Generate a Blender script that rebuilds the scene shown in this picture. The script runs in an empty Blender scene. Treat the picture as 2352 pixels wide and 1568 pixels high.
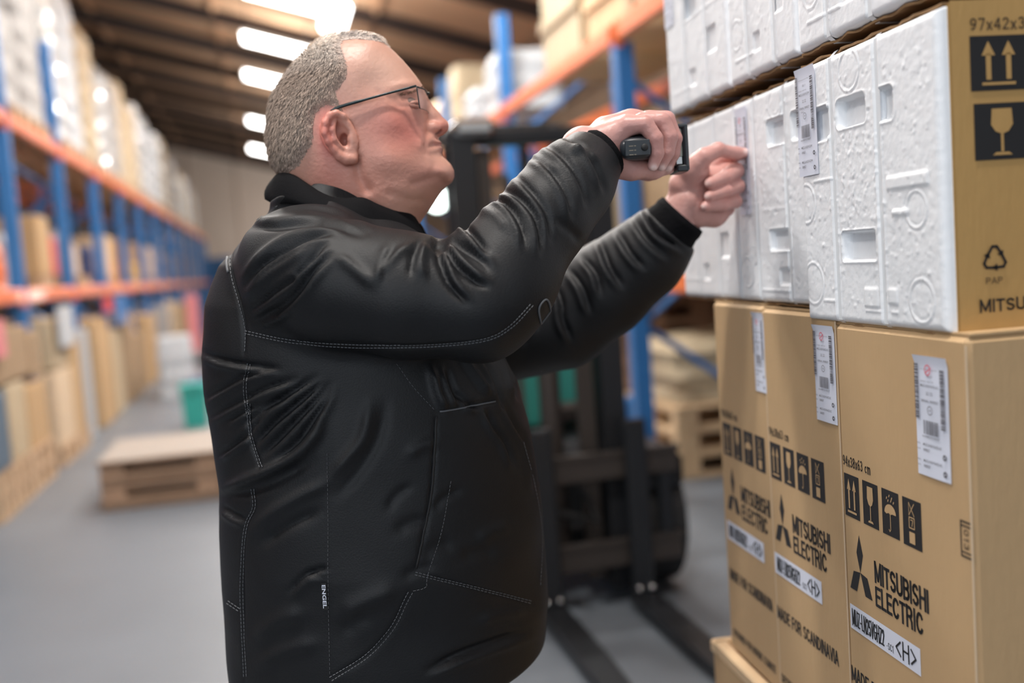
import bpy, bmesh, math, random
import numpy as np
from mathutils import Matrix, Vector
from mathutils.bvhtree import BVHTree

# ------------------------------------------------------------------ camera
SC = bpy.context.scene
COL = SC.collection
W, H = 2352, 1568
F = W * 35 / 36


def nz(v):
    v = np.array(v, float)
    return v / np.linalg.norm(v)


_dY = nz([618 - W / 2, H / 2 - 637, -F])
_dZ = nz([-.07, 1, (-.07 * _dY[0] + _dY[1]) / (-_dY[2])])
_dX = np.cross(_dY, _dZ)
R = np.array([_dX, _dY, _dZ])
CAM = np.array([0, 0, 1.42])
cam_data = bpy.data.cameras.new('camera')
cam = bpy.data.objects.new('camera', cam_data)
COL.objects.link(cam)
cam.matrix_world = Matrix.Translation(Vector(CAM)) @ Matrix(R.tolist()).to_4x4()
cam_data.lens = 35
cam_data.sensor_width = 36
cam_data.clip_start = .05
cam_data.dof.use_dof = True
cam_data.dof.focus_distance = 1.36
cam_data.dof.aperture_fstop = 1.6
SC.camera = cam
SC.view_settings.view_transform = 'Standard'
SC.view_settings.look = 'None'
SC.view_settings.gamma = 1
SC.view_settings.use_curve_mapping = False
SC.view_settings.exposure = 0.0

# ------------------------------------------------------------------ world: even bluish fill, entering where the rear wall is left out
world = bpy.data.worlds.new('world')
SC.world = world
world.use_nodes = True
world.node_tree.nodes['Background'].inputs[0].default_value = (.86, .93, 1, 1)
world.node_tree.nodes['Background'].inputs[1].default_value = 0.75


def ceil_z(x):
    return 6.9 - .27 * (x + 1.5)


def area(name, loc, sx, sy, power, color=(1, .97, .93), rot=(0, 0, 0)):
    d = bpy.data.lights.new(name, 'AREA')
    d.shape = 'RECTANGLE'
    d.size = sx
    d.size_y = sy
    d.energy = power
    d.color = color
    o = bpy.data.objects.new(name, d)
    o.location = loc
    o.rotation_euler = rot
    COL.objects.link(o)


# lamp fixtures hang under the roof in two rows; every one carries its own area light
LAMPS = []
LAMPS_FAR = ((.5, 17.56), (.46, 20.76), (.42, 26.8), (.35, 32.6), (.57, 14.6), (1.25, 14.87))
for yy in (0.6, 5.2, 9.8):
    LAMPS.append((.1, yy))
for p_ in LAMPS_FAR:
    LAMPS.append(p_)
for yy in (1.5, 9.0):
    LAMPS.append((-3.4 if yy > 0 else 0, yy))
for yy in (6.6, 11.4):
    LAMPS.append((1.55, yy))
for (x_, y_) in LAMPS:
    near = y_ < 12
    area('lamp_light', (x_, y_, ceil_z(x_) - 1.16), 1.3, .3, 190 if near else 130)
    area('ceiling_fill_light', (x_, y_, ceil_z(x_) - .93), 1.3, .3, 45 if near else 90, (1, .95, .88), (math.pi, 0, 0))  # extra upward fill added over each fixture to brighten the ceiling
area('rear_fill_light', (-2.4, -2.4, 3.0), 5.0, 3.4, 92, (.83, .91, 1), (math.radians(68), 0, math.radians(-32)))  # unseen fill added behind the camera, lights foam ends and the man's back
area('far_fill_light', (5.0, 41, 2.6), 4.5, 4, 420, (1, .97, .93), (0, math.radians(90), 0))  # added fill to brighten the far wall; no door stands here


# ------------------------------------------------------------------ projection helpers (used while laying out)
def ray(px, py):
    return R @ np.array([(px - W / 2) / F, (H / 2 - py) / F, -1.])


def at(px, py, d):
    return CAM + ray(px, py) * d


def onplane(px, py, p0, n):
    r = ray(px, py)
    return CAM + r * (np.dot(np.array(p0) - CAM, n) / np.dot(r, n))


def projpts(P):
    c = (np.asarray(P) - CAM) @ R
    d = -c[:, 2]
    return W / 2 + F * c[:, 0] / d, H / 2 - F * c[:, 1] / d, d


# ------------------------------------------------------------------ materials
MATS = {}


def mat(name, col, rough=.6, metal=0., var=.0, scale=8., bump=0., bscale=60., spec=.5, emit=None, estr=0, alpha=None,
        trans=0., coat=0., sss=0., col2=None, detail=3., attr=False, stretch=None, sheen=0.):
    if name in MATS:
        return MATS[name]
    m = bpy.data.materials.new(name)
    m.use_nodes = True
    nt = m.node_tree
    b = nt.nodes['Principled BSDF']
    b.inputs['Roughness'].default_value = rough
    b.inputs['Metallic'].default_value = metal
    b.inputs['Specular IOR Level'].default_value = spec
    b.inputs['Coat Weight'].default_value = coat
    b.inputs['Transmission Weight'].default_value = trans
    b.inputs['Sheen Weight'].default_value = sheen
    if sss:
        b.inputs['Subsurface Weight'].default_value = sss
        b.inputs['Subsurface Radius'].default_value = (.012, .004, .002)
        b.inputs['Subsurface Scale'].default_value = 1.
    c4 = (*col, 1)
    b.inputs['Base Color'].default_value = c4
    if emit:
        b.inputs['Emission Color'].default_value = (*emit, 1)
        b.inputs['Emission Strength'].default_value = estr
    tc = nt.nodes.new('ShaderNodeTexCoord')
    mp = nt.nodes.new('ShaderNodeMapping')
    nt.links.new(tc.outputs['Object'], mp.inputs['Vector'])
    if stretch:
        mp.inputs['Scale'].default_value = stretch
    src = None
    if attr:
        a = nt.nodes.new('ShaderNodeAttribute')
        a.attribute_name = 'Col'
        src = a.outputs['Color']
    if var > 0 or col2:
        n = nt.nodes.new('ShaderNodeTexNoise')
        n.inputs['Scale'].default_value = scale
        n.inputs['Detail'].default_value = detail
        nt.links.new(mp.outputs[0], n.inputs['Vector'])
        mx = nt.nodes.new('ShaderNodeMix')
        mx.data_type = 'RGBA'
        nt.links.new(n.outputs['Fac'], mx.inputs['Factor'])
        c2 = col2 or tuple(max(0, c * (1 - var)) for c in col)
        c1 = col if col2 else tuple(min(1, c * (1 + var * .6)) for c in col)
        if attr:
            mx.blend_type = 'MULTIPLY'
            mx.inputs['A'].default_value = (1, 1, 1, 1)
            nt.links.new(src, mx.inputs['A'])
            mx.inputs['B'].default_value = (1 - var, 1 - var, 1 - var, 1)
        else:
            mx.inputs['A'].default_value = (*c1, 1)
            mx.inputs['B'].default_value = (*c2, 1)
        src = mx.outputs['Result']
    if src is not None:
        nt.links.new(src, b.inputs['Base Color'])
    if bump > 0:
        n2 = nt.nodes.new('ShaderNodeTexNoise')
        n2.inputs['Scale'].default_value = bscale
        n2.inputs['Detail'].default_value = 4
        nt.links.new(mp.outputs[0], n2.inputs['Vector'])
        bp = nt.nodes.new('ShaderNodeBump')
        bp.inputs['Strength'].default_value = bump
        bp.inputs['Distance'].default_value = .01
        nt.links.new(n2.outputs['Fac'], bp.inputs['Height'])
        nt.links.new(bp.outputs[0], b.inputs['Normal'])
    MATS[name] = m
    return m


M_concrete = mat('concrete', (.145, .163, .187), .42, var=.25, scale=1.1, bump=.05, bscale=30, detail=6)
M_roof = mat('roof_panel', (.72, .46, .29), .85, var=.15, scale=.6)
M_rafter = mat('rafter_wood', (.055, .042, .04), .75, var=.2, scale=2)
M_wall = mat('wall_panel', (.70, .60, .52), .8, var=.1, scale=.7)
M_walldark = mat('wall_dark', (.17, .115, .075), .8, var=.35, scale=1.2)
M_orange = mat('beam_orange', (.86, .19, .05), .33, var=.08, scale=6, coat=.3)
M_blue = mat('upright_blue', (.03, .17, .46), .42, var=.1, scale=5)
M_card = mat('cardboard', (.52, .345, .18), .72, var=.10, scale=9, bump=.08, bscale=120, stretch=(1, 1, .25))
M_card_b = mat('cardboard_warm', (.50, .30, .105), .7, var=.10, scale=9, bump=.08, bscale=120, stretch=(1, 1, .25))
M_card_pale = mat('cardboard_pale', (.66, .51, .35), .8, var=.1, scale=5)
M_card_dull = mat('cardboard_dull', (.36, .25, .15), .8, var=.12, scale=5)
M_card_edge = mat('cardboard_edge', (.30, .17, .075), .85, var=.4, scale=60)
M_tape = mat('packing_tape', (.55, .40, .24), .3)
M_foam = mat('white_foam', (.88, .90, .93), .45, var=.05, scale=40, bump=.05, bscale=260, sss=.0)
M_strap = mat('white_strap', (.80, .83, .86), .28)
M_ink = mat('black_ink', (.012, .012, .014), .6)
M_paper = mat('white_paper', (.72, .75, .86), .5)
M_inkgrey = mat('label_ink', (.10, .10, .12), .6)
M_inkred = mat('red_ink', (.75, .12, .18), .6)
M_wood = mat('pallet_wood', (.55, .38, .24), .8, var=.3, scale=6, stretch=(1, 6, 6))
M_wood_dark = mat('pallet_wood_aged', (.30, .17, .10), .85, var=.3, scale=6)
M_wood_pale = mat('pallet_wood_new', (.70, .50, .30), .8, var=.2, scale=6)
M_wrap = mat('stretch_wrap', (.46, .465, .46), .3, var=.3, scale=7, bump=.5, bscale=9, coat=.3)
M_cream = mat('cream_sheet', (.52, .42, .28), .7, var=.12, scale=4)
M_white = mat('white_sheet', (.52, .55, .58), .6, var=.06, scale=4)
M_greyw = mat('grey_sheet', (.36, .35, .34), .7, var=.1, scale=4)
M_red = mat('red_pack', (.62, .06, .07), .5, var=.1)
M_pink = mat('red_white_mesh', (.72, .25, .27), .6, var=.3, scale=9)
M_teal = mat('teal_plastic', (.03, .36, .31), .4, var=.1)
M_tealdark = mat('teal_paint', (.05, .33, .28), .45, var=.15)
M_navy = mat('navy_pack', (.03, .05, .16), .5)
M_slate = mat('slate_sheet', (.10, .15, .21), .6)
M_yellow = mat('yellow_pack', (.80, .48, .06), .5)
M_darkmetal = mat('dark_metal', (.022, .024, .028), .42, metal=.4, var=.2, scale=5)
M_brownmetal = mat('grimy_metal', (.06, .05, .045), .5, metal=.5)
M_rubber = mat('rubber', (.012, .012, .013), .7)
M_chrome = mat('worn_steel', (.55, .55, .55), .25, metal=1)
M_tube = mat('lamp_tube', (1, 1, 1), .5, emit=(1, .98, .95), estr=14)
M_lampbody = mat('lamp_body', (.75, .75, .73), .5)
M_spot = mat('work_light_glow', (1, 1, 1), .5, emit=(.85, 1, .93), estr=5)
M_jacket = mat('black_softshell', (.0065, .0072, .0090), .54, var=.25, scale=30, bump=.10, bscale=420, spec=.35, sheen=.0)
M_jacketdark = mat('black_fleece', (.004, .004, .005), .85, bump=.1, bscale=300, spec=.15)
M_rib = mat('black_rib_knit', (.004, .004, .005), .85, bump=.2, bscale=200, spec=.1)
M_wood_aisle = mat('pallet_wood_brown', (.38, .24, .155), .85, var=.25, scale=6)
M_stitch = mat('grey_stitch', (.10, .105, .115), .7)
M_trouser = mat('dark_trousers', (.012, .013, .017), .8)
M_skin = mat('skin', (.62, .34, .26), .42, attr=True, var=.10, scale=55, bump=.10, bscale=160, sss=.10, spec=.5)
M_hair = mat('grey_hair', (.33, .27, .22), .6, attr=True, var=.22, scale=170, bump=.35, bscale=240, spec=.3, stretch=(1, 1, .5))
M_frame = mat('glasses_frame', (.006, .022, .026), .3)
M_eye = mat('eye_white', (.20, .14, .12), .7, spec=.15)
M_iris = mat('iris', (.03, .035, .04), .4)
M_brow = mat('brow_hair', (.32, .22, .16), .7)
M_scan = mat('scanner_plastic', (.022, .027, .033), .32, var=.15, scale=30)
M_screen = mat('scanner_screen', (.50, .52, .46), .12)
M_gold = mat('buckle_metal', (.60, .50, .30), .3, metal=1)


def glass_mat():
    m = bpy.data.materials.new('lens_glass')
    m.use_nodes = True
    nt = m.node_tree
    b = nt.nodes['Principled BSDF']
    b.inputs['Base Color'].default_value = (.9, .9, .97, 1)
    b.inputs['Roughness'].default_value = .03
    b.inputs['IOR'].default_value = 1.5
    b.inputs['Alpha'].default_value = .15
    return m


M_glass = glass_mat()


# ------------------------------------------------------------------ mesh builder
class MB:
    def __init__(s):
        s.v = []
        s.f = []
        s.fm = []

    def add(s, V, Fc, mi=0):
        o = len(s.v)
        s.v.extend([tuple(map(float, p)) for p in V])
        s.f.extend([tuple(i + o for i in f) for f in Fc])
        s.fm.extend([mi] * len(Fc))

    def box(s, c, d, ax=None, mi=0, bev=0.):
        """box centre c, full size d, optional 3 axes; bev cuts the edges"""
        c = np.array(c, float)
        A = np.eye(3) if ax is None else np.array(ax, float)
        h = np.array(d, float) / 2
        if bev <= 0:
            V = [c + (A * np.array([sx * h[0], sy * h[1], sz * h[2]])[:, None]).sum(0) for sx in (-1, 1) for sy in (-1, 1) for sz in (-1, 1)]
            s.add(V, [(0, 1, 3, 2), (4, 6, 7, 5), (0, 4, 5, 1), (2, 3, 7, 6), (0, 2, 6, 4), (1, 5, 7, 3)], mi)
            return
        bev = min(bev, h.min() * .9)
        V = []
        idx = {}
        for i, (sx, sy, sz) in enumerate([(a, b, e) for a in (-1, 1) for b in (-1, 1) for e in (-1, 1)]):
            sg = np.array([sx, sy, sz])
            for k in range(3):
                q = sg * (h - bev)
                q[k] = sg[k] * h[k]
                idx[(sx, sy, sz, k)] = len(V)
                V.append(c + (A * q[:, None]).sum(0))
        Fc = []
        for k in range(3):
            a, b = [(1, 2), (2, 0), (0, 1)][k]
            for sk in (-1, 1):
                loop = []
                for (p, q) in ((-1, -1), (1, -1), (1, 1), (-1, 1)):
                    sg = [0, 0, 0]
                    sg[k] = sk
                    sg[a] = p
                    sg[b] = q
                    loop.append(idx[(*sg, k)])
                Fc.append(tuple(loop if sk > 0 else loop[::-1]))
        for k in range(3):      # edges running along k
            a, b = [(1, 2), (2, 0), (0, 1)][k]
            for p in (-1, 1):
                for q in (-1, 1):
                    lo = [0, 0, 0]
                    lo[a] = p
                    lo[b] = q
                    hi = list(lo)
                    lo[k] = -1
                    hi[k] = 1
                    quad = [idx[(*lo, a)], idx[(*hi, a)], idx[(*hi, b)], idx[(*lo, b)]]
                    Fc.append(tuple(quad if p * q < 0 else quad[::-1]))
        for sx in (-1, 1):
            for sy in (-1, 1):
                for sz in (-1, 1):
                    t = [idx[(sx, sy, sz, 0)], idx[(sx, sy, sz, 1)], idx[(sx, sy, sz, 2)]]
                    Fc.append(tuple(t if sx * sy * sz > 0 else t[::-1]))
        s.add(V, Fc, mi)

    def tube(s, pts, r, n=8, mi=0, cap=True, up=None, flat=1.):
        P = [np.array(p, float) for p in pts]
        rr = r if hasattr(r, '__len__') else [r] * len(P)
        base = len(s.v)
        prev = None
        for i, p in enumerate(P):
            t = nz((P[min(i + 1, len(P) - 1)] - P[max(i - 1, 0)]))
            a = np.array(up if up is not None else ((0, 0, 1) if abs(t[2]) < .9 else (1, 0, 0)), float)
            if prev is not None and up is None:
                a = prev
            u = a - t * np.dot(a, t)
            u = nz(u)
            prev = u
            w = np.cross(t, u)
            for j in range(n):
                an = 2 * math.pi * j / n
                s.v.append(tuple(p + (u * math.cos(an) + w * math.sin(an) * flat) * rr[i]))
        m = len(P)
        for i in range(m - 1):
            for j in range(n):
                a0 = base + i * n + j
                a1 = base + i * n + (j + 1) % n
                s.f.append((a0, a1, a1 + n, a0 + n))
                s.fm.append(mi)
        if cap:
            s.f.append(tuple(base + j for j in reversed(range(n))))
            s.f.append(tuple(base + (m - 1) * n + j for j in range(n)))
            s.fm += [mi, mi]

    def cyl(s, a, b, r, n=20, mi=0, r2=None):
        s.tube([a, b], [r, r2 if r2 is not None else r], n, mi)

    def poly(s, P, mi=0):
        s.add(P, [tuple(range(len(P)))], mi)

    def ball(s, c, r, n=12, mi=0, sc=(1, 1, 1)):
        V = [(0, 0, 1)]
        for i in range(1, n // 2):
            th = math.pi * i / (n // 2)
            for j in range(n):
                ph = 2 * math.pi * j / n
                V.append((math.sin(th) * math.cos(ph), math.sin(th) * math.sin(ph), math.cos(th)))
        V.append((0, 0, -1))
        Fc = [(0, 1 + j, 1 + (j + 1) % n) for j in range(n)]
        for i in range(n // 2 - 2):
            for j in range(n):
                a = 1 + i * n + j
                b = 1 + i * n + (j + 1) % n
                Fc.append((a, a + n, b + n, b))
        L = len(V) - 1
        o = 1 + (n // 2 - 2) * n
        Fc += [(o + j, L, o + (j + 1) % n) for j in range(n)]
        s.add([np.array(c) + np.array(v) * r * np.array(sc) for v in V], Fc, mi)

    def build(s, name, mats, parent=None, smooth=False):
        me = bpy.data.meshes.new(name)
        me.from_pydata(s.v, [], s.f)
        if not isinstance(mats, (list, tuple)):
            mats = [mats]
        for m in mats:
            me.materials.append(m)
        if len(mats) > 1:
            me.polygons.foreach_set('material_index', s.fm)
        if smooth:
            me.polygons.foreach_set('use_smooth', [True] * len(s.f))
        me.update()
        o = bpy.data.objects.new(name, me)
        COL.objects.link(o)
        if parent is not None:
            o.parent = parent
            o.matrix_parent_inverse = parent_inv(parent)
        return o


def parent_inv(p):
    return Matrix.Translation(p.location).inverted()


def thing(name, label, cat, loc=(0, 0, 0), group=None):
    o = bpy.data.objects.new(name, None)
    COL.objects.link(o)
    o.location = loc
    o.empty_display_size = .1
    tag(o, label, cat, group)
    return o


def tag(o, label=None, cat=None, group=None, kind=None):
    if label:
        o['label'] = label
    if cat:
        o['category'] = cat
    if group:
        o['group'] = group
    if kind:
        o['kind'] = kind
    return o


def bx(name, c, d, m, parent=None, bev=0., ax=None):
    b = MB()
    b.box(c, d, ax, 0, bev)
    return b.build(name, m, parent)

# ================================================================== SETTING
fl = bx('floor', (0, 20, -.05), (16, 62, .1), M_concrete)
tag(fl, kind='structure')
for i, xx in enumerate((-3.2, .2, 3.4)):
    b = MB()
    b.box((xx, 20, .001), (.012, 62, .002))
    o = b.build('joint', M_rafter, fl)
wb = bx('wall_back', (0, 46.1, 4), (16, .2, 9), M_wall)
tag(wb, kind='structure')
for k in range(8):
    bx('panel_rib', (-7 + 2 * k, 45.98, 4), (.08, .06, 8.4), M_wall, wb)
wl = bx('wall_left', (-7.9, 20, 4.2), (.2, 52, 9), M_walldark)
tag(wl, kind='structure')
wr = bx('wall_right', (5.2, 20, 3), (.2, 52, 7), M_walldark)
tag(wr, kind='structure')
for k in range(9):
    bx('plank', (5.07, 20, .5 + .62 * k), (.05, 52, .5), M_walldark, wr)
# roof: sloping deck with deep rafters
sl = math.atan(.27)
axr = [(math.cos(sl), 0, -math.sin(sl)), (0, 1, 0), (math.sin(sl), 0, math.cos(sl))]
ce = bx('ceiling', (-1.2, 20, ceil_z(-1.2) + .06), (14.4, 54, .08), M_roof, ax=axr)
tag(ce, kind='structure')
yk = -4.2
while yk < 46:
    bx('rafter', (-1.2, yk, ceil_z(-1.2) - .11), (14.3, .14, .26), M_rafter, ce, ax=axr)
    yk += 2.75
for xk in (-6, -3.2, -.6, 2.2, 4.6):
    bx('purlin', (xk, 20, ceil_z(xk) - .03), (.06, 52, .07), M_roof, ce, ax=axr)

# ------------------------------------------------------------------ lamps
LW = ['nearly overhead, out of the picture', 'over the truck, above the picture', 'over the aisle beyond the truck, above the picture',
      'brightest whole one just left of the head', 'second one down, left of the crown of the head', 'small far one behind the back of the hair', 'farthest small one behind the hair, lowest of the row',
      'cut by the top edge left of centre', 'at the top edge above the hair, farthest right in view',
      'over the left rack near its front, above the picture', 'over the left rack farther on, above the picture',
      'over the right rack near its front, above the picture', 'over the right rack farther on, above the picture']
for i, (x_, y_) in enumerate(LAMPS):
    z = ceil_z(x_) - 1.0
    t = thing('ceiling_lamp', 'white two-tube ceiling lamp, ' + LW[i], 'lamp', (x_, y_, z), 'lamps hung under the roof')
    b = MB()
    lt_ = (x_, y_) == (1.25, 14.87)      # this one hangs lengthwise
    b.box((x_, y_, z), (.42, 1.2, .06) if lt_ else (1.2, .42, .06), None if lt_ else axr, bev=.015)
    b.build('housing', M_lampbody, t)
    for s_ in (-1, 1):
        b = MB()
        if lt_:
            b.cyl((x_ + s_ * .11, y_ - .56, z - .07), (x_ + s_ * .11, y_ + .56, z - .07), .06, 10)
        else:
            b.cyl((x_ - .56, y_ + s_ * .11, z - .06 + .56 * .27), (x_ + .56, y_ + s_ * .11, z - .06 - .56 * .27), .06, 10)
        b.build('tube', M_tube, t, True)
        b = MB()
        b.cyl((x_ + s_ * (.15 if lt_ else .5), y_, z + .03 - s_ * (0 if lt_ else .5) * .27), (x_ + s_ * .5, y_, ceil_z(x_ + s_ * .5) + .03), .008, 6)
        b.build('hanger', M_darkmetal, t)

# ================================================================== PALLET RACKS
ORD = ['nearest', 'second', 'third', 'fourth', 'fifth', 'sixth', 'seventh', 'eighth', 'ninth', 'tenth', 'eleventh', 'twelfth', 'thirteenth', 'fourteenth', 'fifteenth', 'sixteenth', 'seventeenth', 'eighteenth', 'nineteenth', 'twentieth', 'twenty-first', 'twenty-second', 'twenty-third', 'twenty-fourth', 'twenty-fifth', 'twenty-sixth', 'twenty-seventh', 'twenty-eighth', 'twenty-ninth', 'thirtieth']


def rack(label, xf, sx, ys, beams, htop, hts=None):
    """xf front face, sx direction into the rack"""
    t = thing('pallet_rack', label, 'rack', (xf, ys[0], 0))
    dep = 1.05
    for i, y in enumerate(ys):
        ht = hts[i] if hts else htop
        for xx in (xf + sx * .05, xf + sx * dep):
            b = MB()
            b.box((xx, y - .045, ht / 2), (.1, .012, ht))
            b.box((xx - .044, y, ht / 2), (.012, .09, ht))
            b.box((xx + .044, y, ht / 2), (.012, .09, ht))
            b.box((xx, y, .01), (.16, .14, .02))
            b.build('upright', M_blue, t)
        b = MB()
        zz = .3
        s_ = 0
        while zz + .7 < ht:
            a = (xf + sx * .08, y, zz + (0 if s_ else .7))
            c = (xf + sx * (dep - .03), y, zz + (.7 if s_ else 0))
            b.tube([a, c], .02, 4)
            zz += .7
            s_ = 1 - s_
        b.build('brace', M_blue, t)
    for z in beams:
        for i in range(len(ys) - 1):
            for j, xx in enumerate((xf + sx * .02, xf + sx * (dep + .02))):
                b = MB()
                b.box((xx, (ys[i] + ys[i + 1]) / 2, z), (.045, ys[i + 1] - ys[i] - .09, .115), bev=.014)
                b.box((xx - sx * .004, ys[i] + .05, z - .02), (.05, .012, .14))
                b.box((xx - sx * .004, ys[i + 1] - .05, z - .02), (.05, .012, .14))
                b.build('beam', M_orange, t)
    return t


LX = -1.88
LYS = [4.45 + 2.07 * k for k in range(15)]
rack_l = rack('long blue and orange pallet rack along the left side of the aisle', LX, -1, LYS, (1.41, 2.80), 3.85, [3.85] * 4 + [2.86] * 11)
RX = 2.0
RYS = [2.66, 5.43, 8.2, 10.97, 13.7, 16.5]
rack_r = rack('blue and orange pallet rack on the right, behind the raised arm', RX, 1, RYS, (1.25, 2.66), 3.4, [2.6, 2.6, 3.45, 3.45, 3.45, 3.45])
rack_b = rack('second blue and orange pallet rack behind the left one', -3.2, -1, [6.2 + 2.6 * k for k in range(9)], (1.4, 2.72), 3.85)


def pallet(t, c, lx, ly, m, h=.144, sub=False):
    """EUR style pallet in parts, under thing t, base centre c; boards along y"""
    x0, y0, z0 = c
    n = 5 if lx < 1 else 6
    for k in range(n):
        bx('deck_board', (x0 - lx / 2 + .06 + (lx - .12) * k / (n - 1), y0, z0 + h - .011), (.12 if k % 2 == 0 else .09, ly, .022), m, t, .003)
    for k in range(3):
        yy = y0 - ly / 2 + .05 + (ly - .1) * k / 2
        bx('stringer_board', (x0, yy, z0 + h - .033), (lx, .1, .022), m, t)
        bx('bottom_board', (x0, yy, z0 + .011), (lx, .1, .022), m, t)
        for j in range(3):
            bx('block', (x0 - lx / 2 + .07 + (lx - .14) * j / 2, yy, z0 + .022 + (h - .066) / 2), (.14, .1, h - .066), m, t, .003)


def small_pallet(t, c, lx, ly, m, h=.13):
    """cheaper pallet joined to one part: far away in the racks"""
    x0, y0, z0 = c
    b = MB()
    for k in range(6):
        b.box((x0, y0 - ly / 2 + .05 + (ly - .1) * k / 5, z0 + h - .01), (lx, .1, .02))
    for k in range(3):
        xx = x0 - lx / 2 + .05 + (lx - .1) * k / 2
        b.box((xx, y0, z0 + .01), (.1, ly, .02))
        for j in range(3):
            b.box((xx, y0 - ly / 2 + .07 + (ly - .14) * j / 2, z0 + h / 2), (.1, .13, h - .04))
    b.build('pallet_base', m, t)


def carton(label, c, d, m, group=None, name='carton', tape=True, paper=False, cat='box', face=-1):
    """c = base centre"""
    x, y, z = c
    t = thing(name, label, cat, (x, y, z), group)
    b = MB()
    b.box((x, y, z + d[2] / 2), d, bev=min(.012, .06 * min(d)))
    b.box((x, y - .001, z + d[2] - .003), (d[0] * .985, d[1] * .48, .012))
    b.build('body', m, t)
    if tape:
        b = MB()
        b.box((x, y, z + d[2] + .0045), (d[0] * .99, .05, .003))
        b.box((x + face * -d[0] / 2 * -1, y, z + d[2] - .07), (.003, .05, .15))
        b.build('tape', M_tape, t)
    if paper:
        b = MB()
        b.box((x - face * -1 * (d[0] / 2 + .002) * -1 * -1, y, z + d[2] * .6), (.003, d[1] * .4, d[2] * .3))
        b.build('label_sheet', M_white, t)
    return t


def wrapped(label, c, d, m, group, pal=True, name='wrapped_pallet_load', seed=0, cat='pallet load'):
    x, y, z = c
    t = thing(name, label, cat, (x, y, z), group)
    z1 = z
    if pal:
        small_pallet(t, c, d[0], d[1], M_wood)
        z1 += .13
    # film-wrapped stack: stacked cartons swell between bands
    rnd = random.Random(seed)
    n = 20
    rows = max(5, int((d[2]) / .12))
    b = MB()
    V = []
    for i in range(rows + 1):
        zz = z1 + d[2] * i / rows
        s_ = 1 - .05 * (i % 2) - (.08 if i == rows else 0)
        for j in range(n):
            a = 2 * math.pi * j / n
            ca, sa = math.cos(a), math.sin(a)
            ex = .28
            px = math.copysign(abs(ca) ** ex, ca) * d[0] / 2 * s_ * (1 + rnd.uniform(-.03, .02))
            py = math.copysign(abs(sa) ** ex, sa) * d[1] / 2 * s_ * (1 + rnd.uniform(-.03, .02))
            V.append((x + px, y + py, zz + rnd.uniform(-.01, .01)))
    Fc = [(i * n + j, i * n + (j + 1) % n, (i + 1) * n + (j + 1) % n, (i + 1) * n + j) for i in range(rows) for j in range(n)]
    Fc.append(tuple(range(rows * n, rows * n + n)))
    Fc.append(tuple(reversed(range(n))))
    b.add(V, Fc)
    b.build('wrapped_stack', m, t)
    return t


RN = random.Random(7)
# ---- left rack, top level: tall pale loads
top_m = [(M_wrap, 'clear-wrapped silvery'), (M_cream, 'cream covered'), (M_white, 'bright white wrapped'), (M_greyw, 'dull grey wrapped'), (M_card_pale, 'pale tan')]
seqm = [2, 0, 3, 3, 0, 2, 1, 0, 3, 1, 1, 0, 2, 2, 0, 1, 3, 2, 0, 1, 2, 0, 1, 2]
hs = [.55, .5, .8, 1.5, 1.75, 1.75, 1.6, 1.35, 1.4, 1.5, 1.3, 1.5, 1.45, 1.2, 1.45, 1.5, 1.2, 1.3, 1.0, 1.2, 1.1, 1.25, 1.0, 1.1]
k = 0
for i in range(1, len(LYS) - 1):
    for j in range(2):
        if k >= 24:
            break
        y = LYS[i] + .56 + .96 * j
        mm, nm = top_m[seqm[k]]
        wrapped(f'{nm} pallet load, {ORD[k]} along the top level of the left rack', (LX - .52, y, 2.865), (.95, .84, hs[k]), mm, 'loads on the top level of the left rack', seed=k)
        k += 1
# ---- left rack, middle level
mid = [('large brown carton', M_card_dull, (.9, .95, .62), 'box'), ('small cream carton', M_card_pale, (.5, .4, .35), 'box'), ('orange plastic tub', M_orange, (.5, .35, .4), 'tub'),
       ('yellow packed bundle', M_yellow, (.6, .5, .34), 'bundle'), ('white sack', M_white, (.5, .42, .5), 'sack'), ('plain brown carton', M_card, (.7, .5, .55), 'box'),
       ('navy blue packed bundle', M_navy, (.6, .42, .5), 'bundle'), ('red carton', M_red, (.5, .4, .4), 'box'), ('pale wooden crate', M_wood_pale, (.8, .6, .5), 'crate'),
       ('grey wrapped bundle', M_greyw, (.6, .5, .6), 'bundle')]
order = [0, 3, 1, 2, 4, 5, 7, 9, 1, 6, 8, 4, 2, 5, 1, 3, 5, 8, 4, 9, 5, 1, 6, 8, 2, 5, 4, 1, 5, 8]
k = 0
for i in range(1, 12):
    n = 3 if i < 8 else 2
    yy = LYS[i] + .12
    for j in range(n):
        if k >= 30:
            break
        nm, mm, d, cat = mid[order[k]]
        w_ = (2.07 - .24) / n
        d = (d[0], min(d[1], w_ - .06), d[2])
        y = yy + w_ * (j + .5)
        lab = f'{nm}, {ORD[k]} along the middle level of the left rack'
        if cat in ('bundle', 'sack', 'tub'):
            wrapped(lab, (LX - .5, y, 1.46), d, mm, 'goods on the middle level of the left rack', False, name='packed_' + cat if cat != 'sack' else 'sack', seed=k, cat=cat)
        else:
            t = carton(lab, (LX - .5, y, 1.59), d, mm, 'goods on the middle level of the left rack', name='crate' if cat == 'crate' else 'carton', cat=cat, paper=(k % 3 == 1))
            small_pallet(t, (LX - .5, y, 1.46), max(.7, d[0]), d[1], M_wood)
        k += 1
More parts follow.
